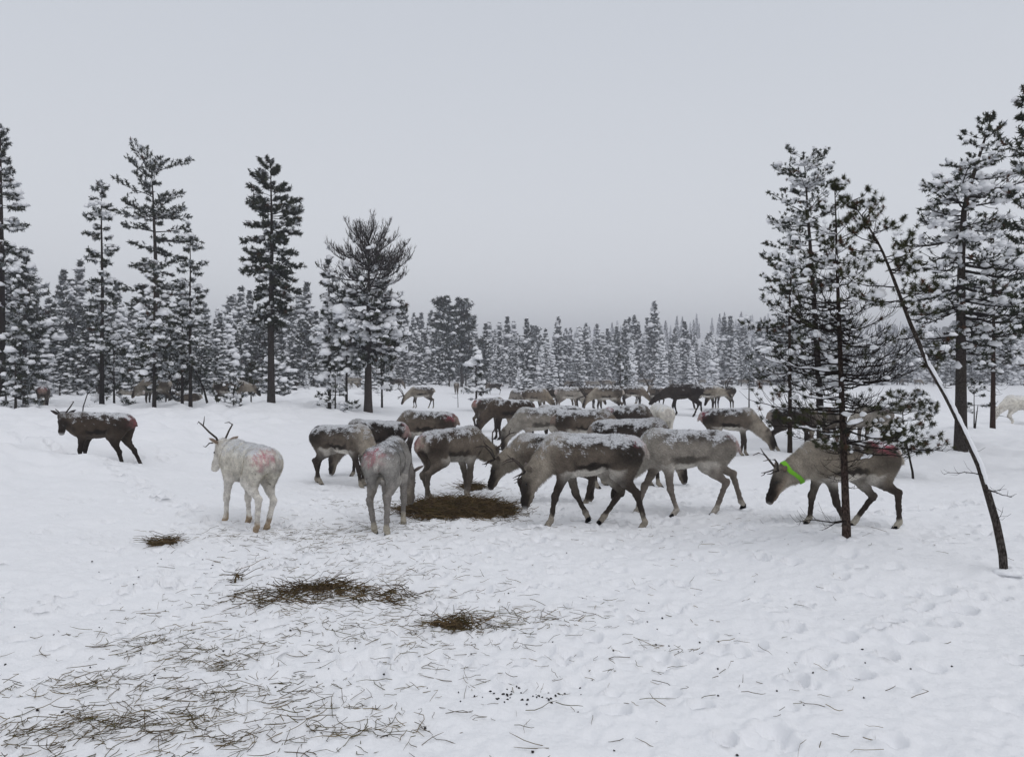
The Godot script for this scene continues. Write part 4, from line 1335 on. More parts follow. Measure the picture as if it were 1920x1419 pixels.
	pine("pine_tree", "thin near pine with long bare curling twigs in front of the green-collared reindeer", 3.18, -7.35, 3.58, mixed(near, {"seed": 41, "r": 0.038, "crown0": 0.235, "whorl": 0.105, "bark": Color(0.1, 0.072, 0.06), "bark_top": Color(0.045, 0.036, 0.03), "bend": Vector3(-0.13, 0, 0), "bendpow": 1.0, "wob": 0.008, "wid": [[0, 0.3], [0.1, 0.42], [0.25, 0.6], [0.35, 0.74], [0.5, 0.66], [0.65, 0.44], [0.85, 0.3], [1, 0.12]], "el": [[0, 0.1], [0.12, -0.1], [0.4, -0.12], [0.7, 0.1], [1, 0.7]], "curl": [[0, 0.5], [0.3, 1.2], [0.6, 1.1], [1, 0.6]], "full": [[0, 0.05], [0.1, 0.12], [0.25, 0.04], [0.5, 0.06], [0.6, 0.3], [0.7, 0.6], [1, 0.8]], "snow": [[0, 0.04], [0.3, 0.1], [0.5, 0.1], [0.6, 0.2], [1, 0.3]], "per": [[0, 5], [0.2, 6], [0.3, 9], [0.5, 9], [0.6, 4], [1, 3]], "twigs": 11, "gap": 0.2, "rb_min": 0.005, "dead": 14, "dead0": 0.15, "dead_len": 0.9, "trunk_snow": 5,
		"extra": [[0.47, 176, 0.75, 0.1, 0.7, 0.1, 0.9, 0.28], [0.43, 8, 0.72, 0.0, 0.5, 0.1, 0.2, 0.26], [0.36, 172, 0.85, 0.05, 0.25, 0.85, 0.1, 0.25], [0.33, 190, 0.8, -0.05, 0.3, 0.9, 0.12, 0.25], [0.3, 178, 0.7, 0.1, 0.35, 0.8, 0.1, 0.24], [0.31, 12, 0.75, -0.1, 0.5, 0.85, 0.1, 0.25], [0.27, -14, 0.85, -0.1, 0.3, 0.7, 0.05, 0.24], [0.25, 5, 0.9, -0.15, 0.35, 0.5, 0.0, 0.22], [0.29, 150, 0.6, -0.15, 0.4, 0.3, 0.05, 0.2], [0.28, 215, 0.6, -0.2, 0.5, 0.5, 0.05, 0.2], [0.3, 300, 0.6, -0.1, 0.5, 0.4, 0.05, 0.2], [0.26, 250, 0.5, -0.1, 0.5, 0.6, 0.0, 0.2], [0.27, 330, 0.6, -0.15, 0.5, 0.6, 0.0, 0.2], [0.34, 40, 0.7, -0.1, 0.6, 0.5, 0.05, 0.2], [0.4, 185, 0.7, 0.0, 0.9, 0.1, 0.3, 0.2], [0.055, 186, 0.5, -0.05, -0.1, 0.0, 0.0, 0.2], [0.05, 200, 0.36, 0.15, -0.9, 0.0, 0.0, 0.18]]}))
	pine("pine_tree", "leaning young pine with snow along the upper side of its bare stem", 4.15, -6.5, 0.0, mixed(near, {"flare": 0.0, "seed": 42, "h": 3.28, "r": 0.033, "crown0": 0.55, "whorl": 0.1, "rings": 30, "line": [Vector3(0.0, 0.0, 0), Vector3(-0.076, 0.389, 0), Vector3(-0.156, 0.661, 0), Vector3(-0.232, 0.907, 0), Vector3(-0.362, 1.184, 0), Vector3(-0.496, 1.456, 0), Vector3(-0.661, 1.742, 0), Vector3(-0.822, 2.113, 0), Vector3(-0.956, 2.47, 0), Vector3(-1.063, 2.73, 0), Vector3(-1.197, 2.953, 0), Vector3(-1.34, 3.149, 0)], "bark": Color(0.1, 0.088, 0.08), "bark_top": Color(0.075, 0.06, 0.05), "wid": [[0, 0.3], [0.3, 0.42], [0.6, 0.36], [1, 0.2]], "el": [[0, -0.2], [0.5, 0.1], [1, 0.5]], "curl": [[0, 0.9], [1, 0.7]], "full": [[0, 0.7], [0.5, 0.8], [1, 0.95]], "snow": [[0, 0.12], [1, 0.12]], "per": [[0, 3], [1, 3]], "gap": 0.2, "rb_min": 0.005, "dead": 5, "dead0": 0.1, "snow_line": [0.13, 0.62],
		"extra": [[0.2, 10, 0.3, -0.35, 0.1, 0.0, 0.0, 0.2], [0.24, 186, 0.32, 0.1, -0.4, 0.0, 0.0, 0.16], [0.16, 40, 0.1, 0.6, 0.2, 0.0, 0.0, 0.14]]}))
	# --- dead stems
	dead_stem("dead leaning stem in the snow beside the pointed thin pine", [along_ground(Vector3(-12.17, -0.1, -31.0)), along_ground(Vector3(-12.34, 0.7, -31.0)), along_ground(Vector3(-12.66, 1.5, -31.0))], 0.05, 1, 1)
	dead_stem("bent bare sapling bowing to the right above the dark brown reindeer's back", [along_ground(Vector3(-14.99, -0.1, -27.0)), along_ground(Vector3(-14.94, 0.35, -27.0)), along_ground(Vector3(-14.79, 0.75, -27.0)), along_ground(Vector3(-14.59, 0.93, -27.0)), along_ground(Vector3(-14.31, 0.9, -27.0))], 0.022, 4, 2)
	dead_stem("thin bare pole left of the small snowy pine in the open", [along_ground(Vector3(-2.64, -0.1, -38.0)), along_ground(Vector3(-2.66, 0.5, -38.0)), along_ground(Vector3(-2.72, 1.0, -38.0))], 0.02, 1, 3)
	dead_stem("slanting dead pole in the snow right of the broad pine", [along_ground(Vector3(12.54, -0.1, -21.0)), along_ground(Vector3(12.59, 0.4, -21.0)), along_ground(Vector3(12.63, 0.7, -21.0))], 0.02, 1, 4)


# rows of trees across the clearing's end, nearer and taller on the left: [x, z, height, kind, turn, row]
func wood_places() -> Array:
	rng.seed = 7
	var out: Array = []
	# how high the treetops stand above eye level, by direction (sideways over depth)
	var tops := [[-0.8, 0.16], [-0.66, 0.151], [-0.62, 0.117], [-0.585, 0.124], [-0.557, 0.146], [-0.522, 0.124], [-0.454, 0.11], [-0.385, 0.096], [-0.35, 0.113], [-0.316, 0.096], [-0.268, 0.117], [-0.22, 0.096], [-0.179, 0.082], [-0.13, 0.076], [-0.089, 0.086], [-0.055, 0.072], [0.027, 0.066], [0.096, 0.064], [0.165, 0.07], [0.234, 0.069], [0.302, 0.069], [0.44, 0.079], [0.66, 0.089], [0.9, 0.096]]
	for row in 6:
		var n: int = [62, 64, 62, 64, 70, 74][row]
		for i in n:
			var ax: float = -0.82 + (i + rng.randf_range(-0.45, 0.45) + row * 0.37) * 1.65 / n
			var k := clampf((ax + 0.42) / 0.48, 0.0, 1.0)
			var d: float = (52.0 + 62.0 * k) * [1.55, 1.25, 1.05, 0.9, 1.4, 1.15][row] * rng.randf_range(0.93, 1.1)
			d *= 1.0 + 0.28 * clampf((ax - 0.13) / 0.34, 0.0, 1.0)
			if row == 3 and ax > -0.37 and ax < 0.06:
				d = maxf(d, 70.0)
			var h: float = (pick(tops, ax) * d + 1.75 - ground(ax * d, -d)) * [1.0, 0.88, 0.78, 0.72, 0.95, 0.8][row] * rng.randf_range(0.62, 1.02)
			var kind := rng.randi_range(0, 4) if ax < 0.03 else ([0, 1, 2, 2, 4, 5, 5] as Array)[rng.randi() % 7] as int
			out.append([ax * d, -d, clampf(h, 2.2, 15.0), kind, rng.randf() * 360.0, row])
	# the trees that stand out: [direction, height above eye level over depth, depth, kind]
	for t in [[-0.088, 0.099, 92, 3], [-0.065, 0.096, 95, 3], [0.019, 0.071, 100, 0], [0.184, 0.0935, 132, 5], [0.158, 0.0756, 135, 5], [0.146, 0.07, 138, 5], [0.06, 0.074, 118, 5], [0.11, 0.064, 125, 4], [-0.557, 0.147, 82, 4], [-0.579, 0.134, 74, 0], [-0.349, 0.113, 84, 4], [-0.265, 0.118, 92, 0], [-0.275, 0.11, 86, 4], [-0.619, 0.137, 50, 1], [0.223, 0.067, 135, 0], [0.258, 0.048, 128, 2], [0.086, 0.06, 120, 2]]:
		out.append([t[0] * t[2], -t[2], t[1] * t[2] + 1.75 - ground(t[0] * t[2], -t[2]), t[3], rng.randf() * 360.0, 9])
	for i in 72:
		var ax := -0.2 + i * 0.0092 + rng.randf_range(-0.006, 0.006)
		var d := rng.randf_range(128.0, 178.0)
		out.append([ax * d, -d, clampf((pick(tops, ax) * rng.randf_range(0.55, 1.08)) * d + 1.75 - ground(ax * d, -d), 3.0, 15.0), ([0, 5, 2, 4, 5, 0] as Array)[rng.randi() % 6], rng.randf() * 360.0, 4])
	for i in 26:
		var ax := rng.randf_range(-0.69, 0.03)
		var d := rng.randf_range(48.0, 80.0) if ax < -0.18 else rng.randf_range(72.0, 95.0)
		out.append([ax * d, -d, rng.randf_range(1.2, 3.4), [1, 2, 6][rng.randi() % 3], rng.randf() * 360.0, 7])
	return out


func forest() -> void:
	var kinds: Array = []
	var w := Color(0.045, 0.04, 0.037)
	var base := {"frost": 0.3, "snowfall": 0.55, "tufts": tufts_coarse, "tuft": 0.34, "small": true, "lump": 0.24, "one_mesh": true, "sides": 3, "segs": 4, "twigs": 9, "twig": 0.3, "twig_len_ref": 1.4, "trunk_sides": 6, "h": 10.0, "r": 0.13, "wood": w, "bark": Color(0.06, 0.052, 0.047), "second": 0.8, "limb_snow": 0.9, "bark_top": Color(0.055, 0.047, 0.042)}
	var recipes := [
		{"crown0": 0.1, "wid": [[0, 1.5], [0.5, 1.1], [1, 0.1]], "el": [[0, -0.5], [1, 0.3]], "snow": [[0, 0.6], [0.7, 0.4], [1, 0.15]], "whorl": 0.4},
		{"crown0": 0.12, "wid": [[0, 1.6], [0.4, 1.7], [0.8, 1.0], [1, 0.3]], "el": [[0, -0.4], [1, 0.5]], "snow": [[0, 0.75], [1, 0.5]], "whorl": 0.45, "gap": 0.2},
		{"crown0": 0.06, "wid": [[0, 1.4], [0.5, 0.95], [1, 0.08]], "el": [[0, -0.6], [1, 0.1]], "snow": [[0, 0.95], [1, 0.6]], "whorl": 0.4, "lump": 0.34},
		{"crown0": 0.3, "wid": [[0, 1.2], [0.5, 1.5], [0.85, 1.3], [1, 0.6]], "el": [[0, -0.3], [0.7, 0.1], [1, 0.7]], "snow": [[0, 0.45], [1, 0.15]], "whorl": 0.45, "tuft": 0.48},
		{"crown0": 0.25, "wid": [[0, 0.8], [0.5, 0.9], [1, 0.15]], "el": [[0, -0.4], [1, 0.4]], "snow": [[0, 0.6], [1, 0.4]], "whorl": 0.45, "gap": 0.2, "dead": 14},
		{"crown0": 0.05, "wid": [[0, 1.15], [0.5, 0.8], [0.85, 0.4], [1, 0.05]], "el": [[0, -0.5], [1, 0.1]], "snow": [[0, 0.55], [1, 0.3]], "whorl": 0.38},
		{"crown0": 0.05, "wid": [[0, 3.4], [0.5, 2.6], [1, 0.5]], "el": [[0, 0.0], [1, 0.7]], "snow": [[0, 0.6], [1, 0.6]], "whorl": 0.8, "gap": 0.3, "tuft": 0.7, "lump": 0.5, "category": "bush"}]
	var names := ["spruce_tree", "pine_tree", "spruce_tree", "pine_tree", "pine_tree", "spruce_tree", "pine_bush"]
	var looks := ["narrow dark spruce", "loose snow-clotted pine", "snow-whitened spruce", "dark clump-crowned pine", "sparse pole-like pine", "slim pointed spruce", "snowy pine scrub"]
	var cats := ["spruce tree", "pine tree", "spruce tree", "pine tree", "pine tree", "spruce tree", "bush"]
	for k in recipes.size():
		var o := MeshInstance3D.new()
		var p: Dictionary = mixed(base, recipes[k])
		p.seed = 60 + k
		grow(p, o)
		kinds.append(o)
	var marks := [[-0.658, "left edge pine"], [-0.605, "rear-facing brown reindeer"], [-0.529, "slender dark-stemmed pine"], [-0.456, "wide layered pine"], [-0.415, "pointed thin pine"], [-0.36, "low snowy bush"], [-0.311, "straight tall pine"], [-0.236, "slim snow-clumped pine"], [-0.186, "round-topped pine"], [-0.116, "lone grazing reindeer"], [-0.046, "small snowy pine"], [0.027, "far bunch's left end"], [0.085, "middle of the far bunch"], [0.14, "bare thin sapling"], [0.222, "black bull"], [0.306, "tuft-tipped sapling"], [0.359, "left-reaching pine"], [0.4, "pine with snow pillows"], [0.432, "thin near pine"], [0.52, "bushy green pine"], [0.58, "broad snowy pine"], [0.62, "reddish-stemmed pine"]]
	for t in wood_places():
		var k: int = t[3]
		var o: MeshInstance3D = kinds[k].duplicate()
		o.name = numbered(names[k])
		add_child(o)
		o.position = Vector3(t[0], ground(t[0], t[1]) - 0.05, t[1])
		o.rotation.y = deg_to_rad(t[4])
		var s: float = t[2] / 10.0
		var wide := s * (1.15 if t[2] > 5.0 else 1.4)
		o.scale = Vector3(wide, s, wide)
		var ax: float = t[0] / -t[1]
		var wood := "the left wood" if ax < -0.36 else ("the wood left of centre" if ax < -0.16 else ("the middle treeline" if ax < 0.1 else ("the hazy treeline right of centre" if ax < 0.3 else "the far wood at right")))
		var best: Array = marks[0]
		for m in marks:
			if absf(m[0] - ax) < absf(best[0] - ax):
				best = m
		var off: float = ax - best[0]
		var side := "straight behind" if absf(off) < 0.009 else ("behind and left of" if off < 0.0 else "behind and right of")
		if absf(off) > 0.1:
			side = "far off to the side of"
		var tall := "tall" if t[2] > 8.5 else ("middling" if t[2] > 5.0 else "short")
		tag(o, "%s %s %s the %s, %s" % [tall, looks[k], side, best[1], ["fifth row", "third row", "second row", "front row", "fourth row", "mid row", "", "undergrowth", "", "rising high"][t[5]]], cats[k], "trees of " + wood)
	# the forest beyond, where no tree can be told from the next
	rng.seed = 4321
	for k in [0, 2, 5]:
		var mm := MultiMesh.new()
		mm.transform_format = MultiMesh.TRANSFORM_3D
		mm.mesh = kinds[k].mesh
		var places: Array = []
		while places.size() < 900:
			var d := rng.randf_range(95.0, 390.0)
			var ax := rng.randf_range(-0.95, 0.95)
			var x := ax * d
			if ax > -0.1 and d < 165.0:
				continue
			if noise_low.get_noise_2d(x * 0.25 + 500.0, d * 0.25) < -0.25:
				continue
			var s := rng.randf_range(0.42, 1.1)
			places.append(Transform3D(Basis(Vector3.UP, rng.randf() * TAU).scaled(Vector3(s, s, s)), Vector3(x, ground(x, -d) - 0.1, -d)))
		mm.instance_count = places.size()
		for i in places.size():
			mm.set_instance_transform(i, places[i])
		var mi := MultiMeshInstance3D.new()
		mi.multimesh = mm
		mi.material_override = M.mixed
		mi.name = numbered("forest")
		add_child(mi)
		tag(mi, ["hazy distant spruce forest beyond the treeline and up the hill", "", "whitest trees of the distant forest beyond the treeline", "", "", "pointed trees of the distant forest beyond the treeline"][k], "forest", "distant forest", "stuff")
	for o in kinds:
		o.free()


func far_herd(C: Dictionary) -> void:
	var protos: Array = []
	var looks := ["dark", "brown", "pale"]
	var k := 0
	for c in ["dark", "tan", "pale_grey"]:
		var r := reindeer({"x": 0.0, "z": -100.0, "turn": 0, "size": 1.0, "coat": C[c], "seed": 90 + k, "cell": 0.05, "head": [0.84, 0.5, 0, -70, 0], "label": "", "snow": 0.4, "antlers": [[0.5, 1], [0.5, 1]] if k == 1 else []})
		protos.append(r)
		k += 1
	var where := ["beyond the round-topped pine", "in the open snow before the middle treeline", "on the far snow right of the bunch", "far off behind the right-hand pines"]
	for t in [
		[-14.56, -68.8, 0, 1, 0], [-13.63, -67.0, 180, 2, 0], [-13.01, -72.8, 170, 1, 0], [-10.04, -67.0, 40, 0, 0], [-4.79, -67.0, 90, 1, 1], [-1.48, -65.3, 180, 0, 1],
		[8.03, -106.2, 180, 1, 2], [9.09, -110.2, 0, 2, 2], [9.56, -106.2, 10, 0, 2], [10.83, -110.2, 180, 1, 2], [11.24, -106.2, 0, 2, 2], [12.42, -110.2, 180, 0, 2],
		[12.92, -106.2, 20, 1, 2], [14.74, -114.7, 170, 2, 2], [19.59, -125, 180, 0, 2], [20.81, -124.6, 0, 1, 2], [22.16, -125, 180, 1, 2], [25.09, -125, 150, 2, 2],
		[29.64, -125, 180, 0, 2], [30.76, -125, 0, 2, 2], [32.39, -125, 0, 0, 2], [32.99, -125, 180, 1, 2], [33.85, -125, 90, 0, 2], [35.05, -125, 180, 0, 2],
		[37.03, -125, 0, 1, 2], [37.97, -125, 170, 1, 2], [39.43, -125, 180, 2, 2], [40.81, -125, 0, 1, 2], [50.43, -125, 0, 0, 3], [63.4, -125, 180, 0, 3],
		[65.46, -125, 0, 1, 3], [68.47, -125, 0, 0, 3], [80.5, -124.6, 180, 0, 3], [81.44, -124.6, 0, 1, 3], [44.67, -125, 20, 2, 3], [58.42, -125, 180, 1, 3]]:
		var o: Node3D = protos[t[3]].duplicate()
		o.name = numbered("reindeer")
		add_child(o)
		o.position = Vector3(t[0], ground(t[0], t[1]) - 0.04, t[1])
		o.rotation.y = deg_to_rad(t[2])
		tag(o, "tiny distant %s reindeer %s" % [looks[t[3]], where[t[4]]], "reindeer", "distant reindeer " + where[t[4]])
	for o in protos:
		o.free()


# ---------------------------------------------------------------- the scene
func _ready() -> void:
	# camera, sky, sun, exposure
	var cam := Camera3D.new()
	cam.name = "camera"
	cam.fov = 52.0
	cam.near = 0.05
	cam.far = 3000.0
	cam.position = Vector3(0, 1.75, 0)
	cam.rotation_degrees = Vector3(-0.374, 0, 0)
	add_child(cam)
	cam.current = true
	var sky_mat := ProceduralSkyMaterial.new()
	sky_mat.sky_top_color = Color(0.708, 0.73, 0.768)
	sky_mat.sky_horizon_color = Color(0.9, 0.91, 0.925)
	sky_mat.sky_curve = 0.2
	sky_mat.ground_horizon_color = Color(0.74, 0.75, 0.79)
	sky_mat.ground_bottom_color = Color(0.7, 0.71, 0.75)
	sky_mat.sun_angle_max = 1.0
	var sky := Sky.new()
	sky.sky_material = sky_mat
	var env := Environment.new()
	env.background_mode = Environment.BG_SKY
	env.sky = sky
	env.tonemap_mode = Environment.TONE_MAPPER_LINEAR
	env.tonemap_exposure = 1.21
	env.ambient_light_source = Environment.AMBIENT_SOURCE_SKY
	env.sdfgi_enabled = true
	env.ssao_enabled = true
	env.ssil_enabled = true
	env.fog_enabled = true
	env.fog_density = 0.0023
	env.fog_light_color = Color(0.95, 0.96, 1.0)
	var we := WorldEnvironment.new()
	we.name = "world"
	we.environment = env
	add_child(we)
	var sun := DirectionalLight3D.new()
	sun.name = "sun"
	sun.light_energy = 0.355
	sun.light_color = Color(0.975, 0.98, 1.0)
	sun.light_angular_distance = 60.0
	sun.shadow_enabled = true
	sun.rotation_degrees = Vector3(-58, 28, 0)
	add_child(sun)

	for q in [[noise_low, 0.09, 11, 2], [noise_mid, 0.55, 12, 3], [noise_fine, 2.6, 13, 3], [noise_fur, 0.16, 14, 1]]:
		var f: FastNoiseLite = q[0]
		f.frequency = q[1]
		f.seed = q[2]
		f.noise_type = FastNoiseLite.TYPE_SIMPLEX_SMOOTH
		f.fractal_octaves = q[3]
		f.fractal_type = FastNoiseLite.FRACTAL_FBM if q[3] > 1 else FastNoiseLite.FRACTAL_NONE
	noise_fur.frequency = 1.0
	rng.seed = 42
	materials()
	shapes()
	make_flake()
	hoof_prints()
	make_ground()
	near_trees()
	forest()

	# the herd
	var C := coats()
	for s in [
		{"x": -3.0, "z": -8.85, "turn": 133, "size": 0.902, "coat": "white", "seed": 1, "cell": 0.0155, "head": [0.74, 0.98, -0.03, -52, 8], "label": "white reindeer with dark antlers and a pink patch on its rump", "legs": [[0.14, 0], [-0.1, 0], [0.03, 0], [0.16, 0]], "paint": 0.6, "snow": 0.4, "antlers": [[0.62, 2], [0.6, 1]], "fat": 0.96, "paint_at": Vector3(-0.55, 0.96, -0.08)},
		{"x": 0.93, "z": -9.0, "turn": 181, "size": 0.97, "coat": "grey_brown", "seed": 2, "cell": 0.0155, "head": [0.74, 0.6, -0.06, -76, 4], "label": "brown reindeer with white belly walking, its muzzle at the hay heap's right end", "legs": [[0.16, 0], [-0.27, 0.05], [-0.17, 0], [0.29, 0]], "paint": 0.5, "snow": 0.75, "antlers": [[0.52, 2], [0.47, 1]], "paint_at": Vector3(-0.52, 1.0, 0.0)},
		{"x": 2.21, "z": -9.75, "turn": 180, "size": 0.97, "coat": "pale_grey", "seed": 3, "cell": 0.0155, "head": [0.84, 0.54, 0.05, -70, -8], "label": "pale grey reindeer following close behind the brown one at the hay", "legs": [[-0.18, 0], [0.3, 0], [0.1, 0], [-0.27, 0.07]], "paint": 0.35, "snow": 0.55, "antlers": [], "paint_at": Vector3(-0.58, 0.98, 0.0)},
		{"x": 3.8, "z": -8.75, "turn": 179, "size": 0.902, "coat": "pale_neck", "seed": 4, "cell": 0.0155, "head": [0.84, 0.66, -0.02, -62, 0], "label": "reindeer with a bright green collar walking behind the thin pine", "legs": [[-0.27, 0], [0.1, 0], [-0.14, 0], [0.31, 0]], "paint": 0.85, "snow": 0.12, "antlers": [[0.44, 1], [0.52, 2]], "collar": true, "paint_at": Vector3(-0.40, 1.02, -0.06)},
		{"x": -1.4, "z": -8.75, "turn": 87, "size": 0.921, "coat": "silver", "seed": 5, "cell": 0.0155, "head": [0.8, 0.56, 0.1, -76, -18], "label": "silver grey reindeer seen from behind, standing at the hay heap's left end", "legs": [[0.05, 0], [0.1, 0], [0.12, 0], [-0.1, 0]], "fat": 0.92, "paint": 0.6, "snow": 0.35, "antlers": [], "paint_at": Vector3(-0.57, 0.97, -0.06)},
		{"x": -2.71, "z": -12.3, "turn": -24, "size": 0.892, "coat": "grey_brown", "seed": 6, "cell": 0.0155, "head": [0.8, 0.46, 0.1, -66, -10], "label": "grey reindeer without antlers, hind legs spread, left of the silver one", "legs": [[0.05, 0], [0.14, 0], [-0.18, 0], [0.05, 0]], "snow": 0.62, "antlers": []},
		{"x": -2.3, "z": -13.2, "turn": 166, "size": 0.892, "coat": "dark", "seed": 7, "cell": 0.018, "head": [0.86, 0.42, -0.1, -80, 10], "label": "dark reindeer half hidden behind two grey ones, its dark face near the snow", "legs": [[0.1, 0], [0, 0], [0, 0], [0.1, 0]], "paint": 0.45, "snow": 0.5, "antlers": [[0.47, 1], [0.39, 1]], "paint_at": Vector3(-0.6, 0.9, 0.05)},
		{"x": -1.66, "z": -15.3, "turn": 172, "size": 0.931, "coat": "brown", "seed": 8, "cell": 0.018, "head": [0.82, 0.55, 0, -70, 5], "label": "brown reindeer with dark legs and reddish rump behind the tan grazing one", "legs": [[0.02, 0], [0.2, 0], [0.05, 0], [-0.1, 0]], "paint": 0.35, "snow": 0.5, "antlers": [], "paint_at": Vector3(-0.55, 0.97, -0.12)},
		{"x": -0.85, "z": -10.8, "turn": 48, "size": 0.931, "coat": "tan", "seed": 9, "cell": 0.0155, "head": [0.86, 0.66, 0.05, -58, -6], "label": "tan reindeer with forked antlers bending to a small tuft of hay", "legs": [[0.08, 0], [-0.1, 0], [0.12, 0], [-0.12, 0]], "paint": 0.45, "snow": 0.62, "antlers": [[0.65, 2], [0.65, 2]], "paint_at": Vector3(-0.6, 0.92, -0.08)},
		{"x": 0.58, "z": -10.6, "turn": 180, "size": 0.941, "coat": "grey_brown", "seed": 10, "cell": 0.0155, "head": [0.8, 0.66, 0.0, -66, 0], "label": "brown reindeer standing just behind the one at the hay, snow and red on its back", "legs": [[0.1, 0], [-0.02, 0], [0.0, 0], [-0.1, 0]], "paint": 0.8, "snow": 0.66, "antlers": [[0.62, 1], [0.57, 2]], "paint_at": Vector3(-0.42, 1.05, -0.05)},
		{"x": 1.8, "z": -11.9, "turn": 2, "size": 0.97, "coat": "dark", "seed": 11, "cell": 0.0155, "head": [0.82, 0.44, 0, -76, 0], "label": "dark-backed reindeer behind the pale grey one, head lowered to its right", "legs": [[0, 0], [0.1, 0], [0.05, 0], [-0.1, 0]], "snow": 0.72, "antlers": [[0.39, 1], [0.44, 1]]},
		{"x": 1.39, "z": -15.0, "turn": 3, "size": 0.95, "coat": "brown", "seed": 12, "cell": 0.018, "head": [0.84, 0.52, 0, -78, 0], "label": "brown reindeer with snow along its back in the middle of the crowd", "snow": 0.62, "antlers": []},
		{"x": 0.63, "z": -15.8, "turn": 178, "size": 0.912, "coat": "pale_grey", "seed": 13, "cell": 0.018, "head": [0.84, 0.52, 0, -78, 0], "label": "pale reindeer with its head down left of the middle of the crowd", "snow": 0.6, "antlers": []},
		{"x": 2.49, "z": -16.8, "turn": 24, "size": 0.921, "coat": "dark", "seed": 14, "cell": 0.018, "head": [0.84, 0.52, 0, -78, 0], "label": "dark snowy reindeer with a pink rump at the rear of the crowd", "paint": 0.7, "snow": 0.66, "antlers": [], "paint_at": Vector3(-0.57, 0.98, 0.0)},
		{"x": 1.15, "z": -19.0, "turn": 180, "size": 0.883, "coat": "dark", "seed": 15, "cell": 0.021, "head": [0.84, 0.52, 0, -78, 0], "label": "reindeer of which only the snowy dark back shows over the crowd", "snow": 0.7, "antlers": []},
		{"x": 3.37, "z": -17.5, "turn": 93, "size": 0.95, "coat": "white", "seed": 16, "cell": 0.021, "head": [0.82, 0.5, 0, -75, 0], "label": "white reindeer seen from behind, between the crowd and the black bull", "snow": 0.3, "antlers": [], "fat": 1.05},
		{"x": 4.58, "z": -16.4, "turn": -8, "size": 0.931, "coat": "grey_brown", "seed": 17, "cell": 0.018, "head": [0.84, 0.52, 0, -62, 0], "label": "grey-brown reindeer with a pink rump just left of the pines", "legs": [[0.05, 0], [-0.08, 0], [0.1, 0], [-0.05, 0]], "paint": 0.5, "snow": 0.5, "antlers": [], "paint_at": Vector3(-0.6, 0.94, 0.05)},
		{"x": 6.45, "z": -17.8, "turn": 4, "size": 0.931, "coat": "dark", "seed": 18, "cell": 0.021, "head": [0.84, 0.52, 0, -78, 0], "label": "dark reindeer half covered by the pine twigs, walking right", "legs": [[0.15, 0], [-0.1, 0], [0.1, 0], [-0.15, 0]], "snow": 0.25, "antlers": []},
		{"x": 7.78, "z": -19.0, "turn": 100, "size": 0.902, "coat": "pale_neck", "seed": 19, "cell": 0.021, "head": [0.84, 0.52, 0, -78, 0], "label": "pale reindeer seen from behind between two pine trunks", "snow": 0.3, "antlers": []},
		{"x": 8.48, "z": -18.2, "turn": 205, "size": 0.931, "coat": "pale_grey", "seed": 20, "cell": 0.021, "head": [0.84, 0.6, 0, -65, 0], "label": "pale reindeer with a pink mark behind the green pine sprays", "paint": 0.8, "snow": 0.3, "antlers": [], "paint_at": Vector3(-0.4, 1.04, 0)},
		{"x": -7.41, "z": -14.0, "turn": 181, "size": 0.931, "coat": "black_brown", "seed": 21, "cell": 0.017, "head": [0.68, 1.0, -0.12, -50, 112], "label": "dark brown reindeer in deep snow looking at the viewer", "legs": [[0.02, 0], [0.05, 0], [-0.02, 0], [-0.3, 0]], "snow": 0.6, "antlers": [[0.55, 0], [0.26, 1]], "sink": 0.17, "paint": 0.25, "paint_at": Vector3(-0.6, 0.9, 0)},
		{"x": -0.03, "z": -20.6, "turn": 183, "size": 0.98, "coat": "black_brown", "seed": 22, "cell": 0.021, "head": [0.84, 0.48, 0, -72, 0], "label": "dark reindeer with a white-streaked back, muzzle low, left of the far bunch", "legs": [[-0.05, 0], [0.05, 0], [-0.15, 0], [0.05, 0]], "snow": 0.4, "antlers": []},
		{"x": -0.71, "z": -23.9, "turn": 42, "size": 0.98, "coat": "brown", "seed": 23, "cell": 0.028, "head": [0.84, 0.52, 0, -78, 0], "label": "brown reindeer with pale pink rump behind the dark white-streaked one", "paint": 0.35, "snow": 0.5, "antlers": [], "paint_at": Vector3(-0.55, 0.98, 0)},
		{"x": 0.28, "z": -33.5, "turn": 118, "size": 1.0, "coat": "pale_grey", "seed": 24, "cell": 0.034, "head": [0.84, 0.52, 0, -78, 0], "label": "pale pink-rumped reindeer at the left edge of the far bunch", "paint": 0.5, "snow": 0.55, "antlers": []},
		{"x": 0.97, "z": -32.0, "turn": -38, "size": 1.02, "coat": "tan", "seed": 25, "cell": 0.034, "head": [0.84, 0.55, 0, -62, 0], "label": "tan reindeer with lowered head beside the pale one in the far bunch", "snow": 0.45, "antlers": []},
		{"x": 1.76, "z": -36.5, "turn": 0, "size": 1.0, "coat": "dark", "seed": 26, "cell": 0.034, "head": [0.86, 0.8, 0, -50, 0], "label": "antlered dark reindeer behind the tan one in the far bunch", "snow": 0.3, "antlers": [[1.04, 3], [1.04, 3]]},
		{"x": 2.5, "z": -35.0, "turn": 28, "size": 1.02, "coat": "pale_grey", "seed": 27, "cell": 0.034, "head": [0.84, 0.52, 0, -78, 0], "label": "grey reindeer standing broadside in the far bunch", "snow": 0.6, "antlers": [[0.65, 2], [0.65, 2]]},
		{"x": 3.56, "z": -37.0, "turn": 10, "size": 0.98, "coat": "brown", "seed": 28, "cell": 0.034, "head": [0.84, 0.56, 0, -66, 0], "label": "brown reindeer with tall tangled antlers in the far bunch", "snow": 0.3, "antlers": [[1.23, 3], [1.23, 3]]},
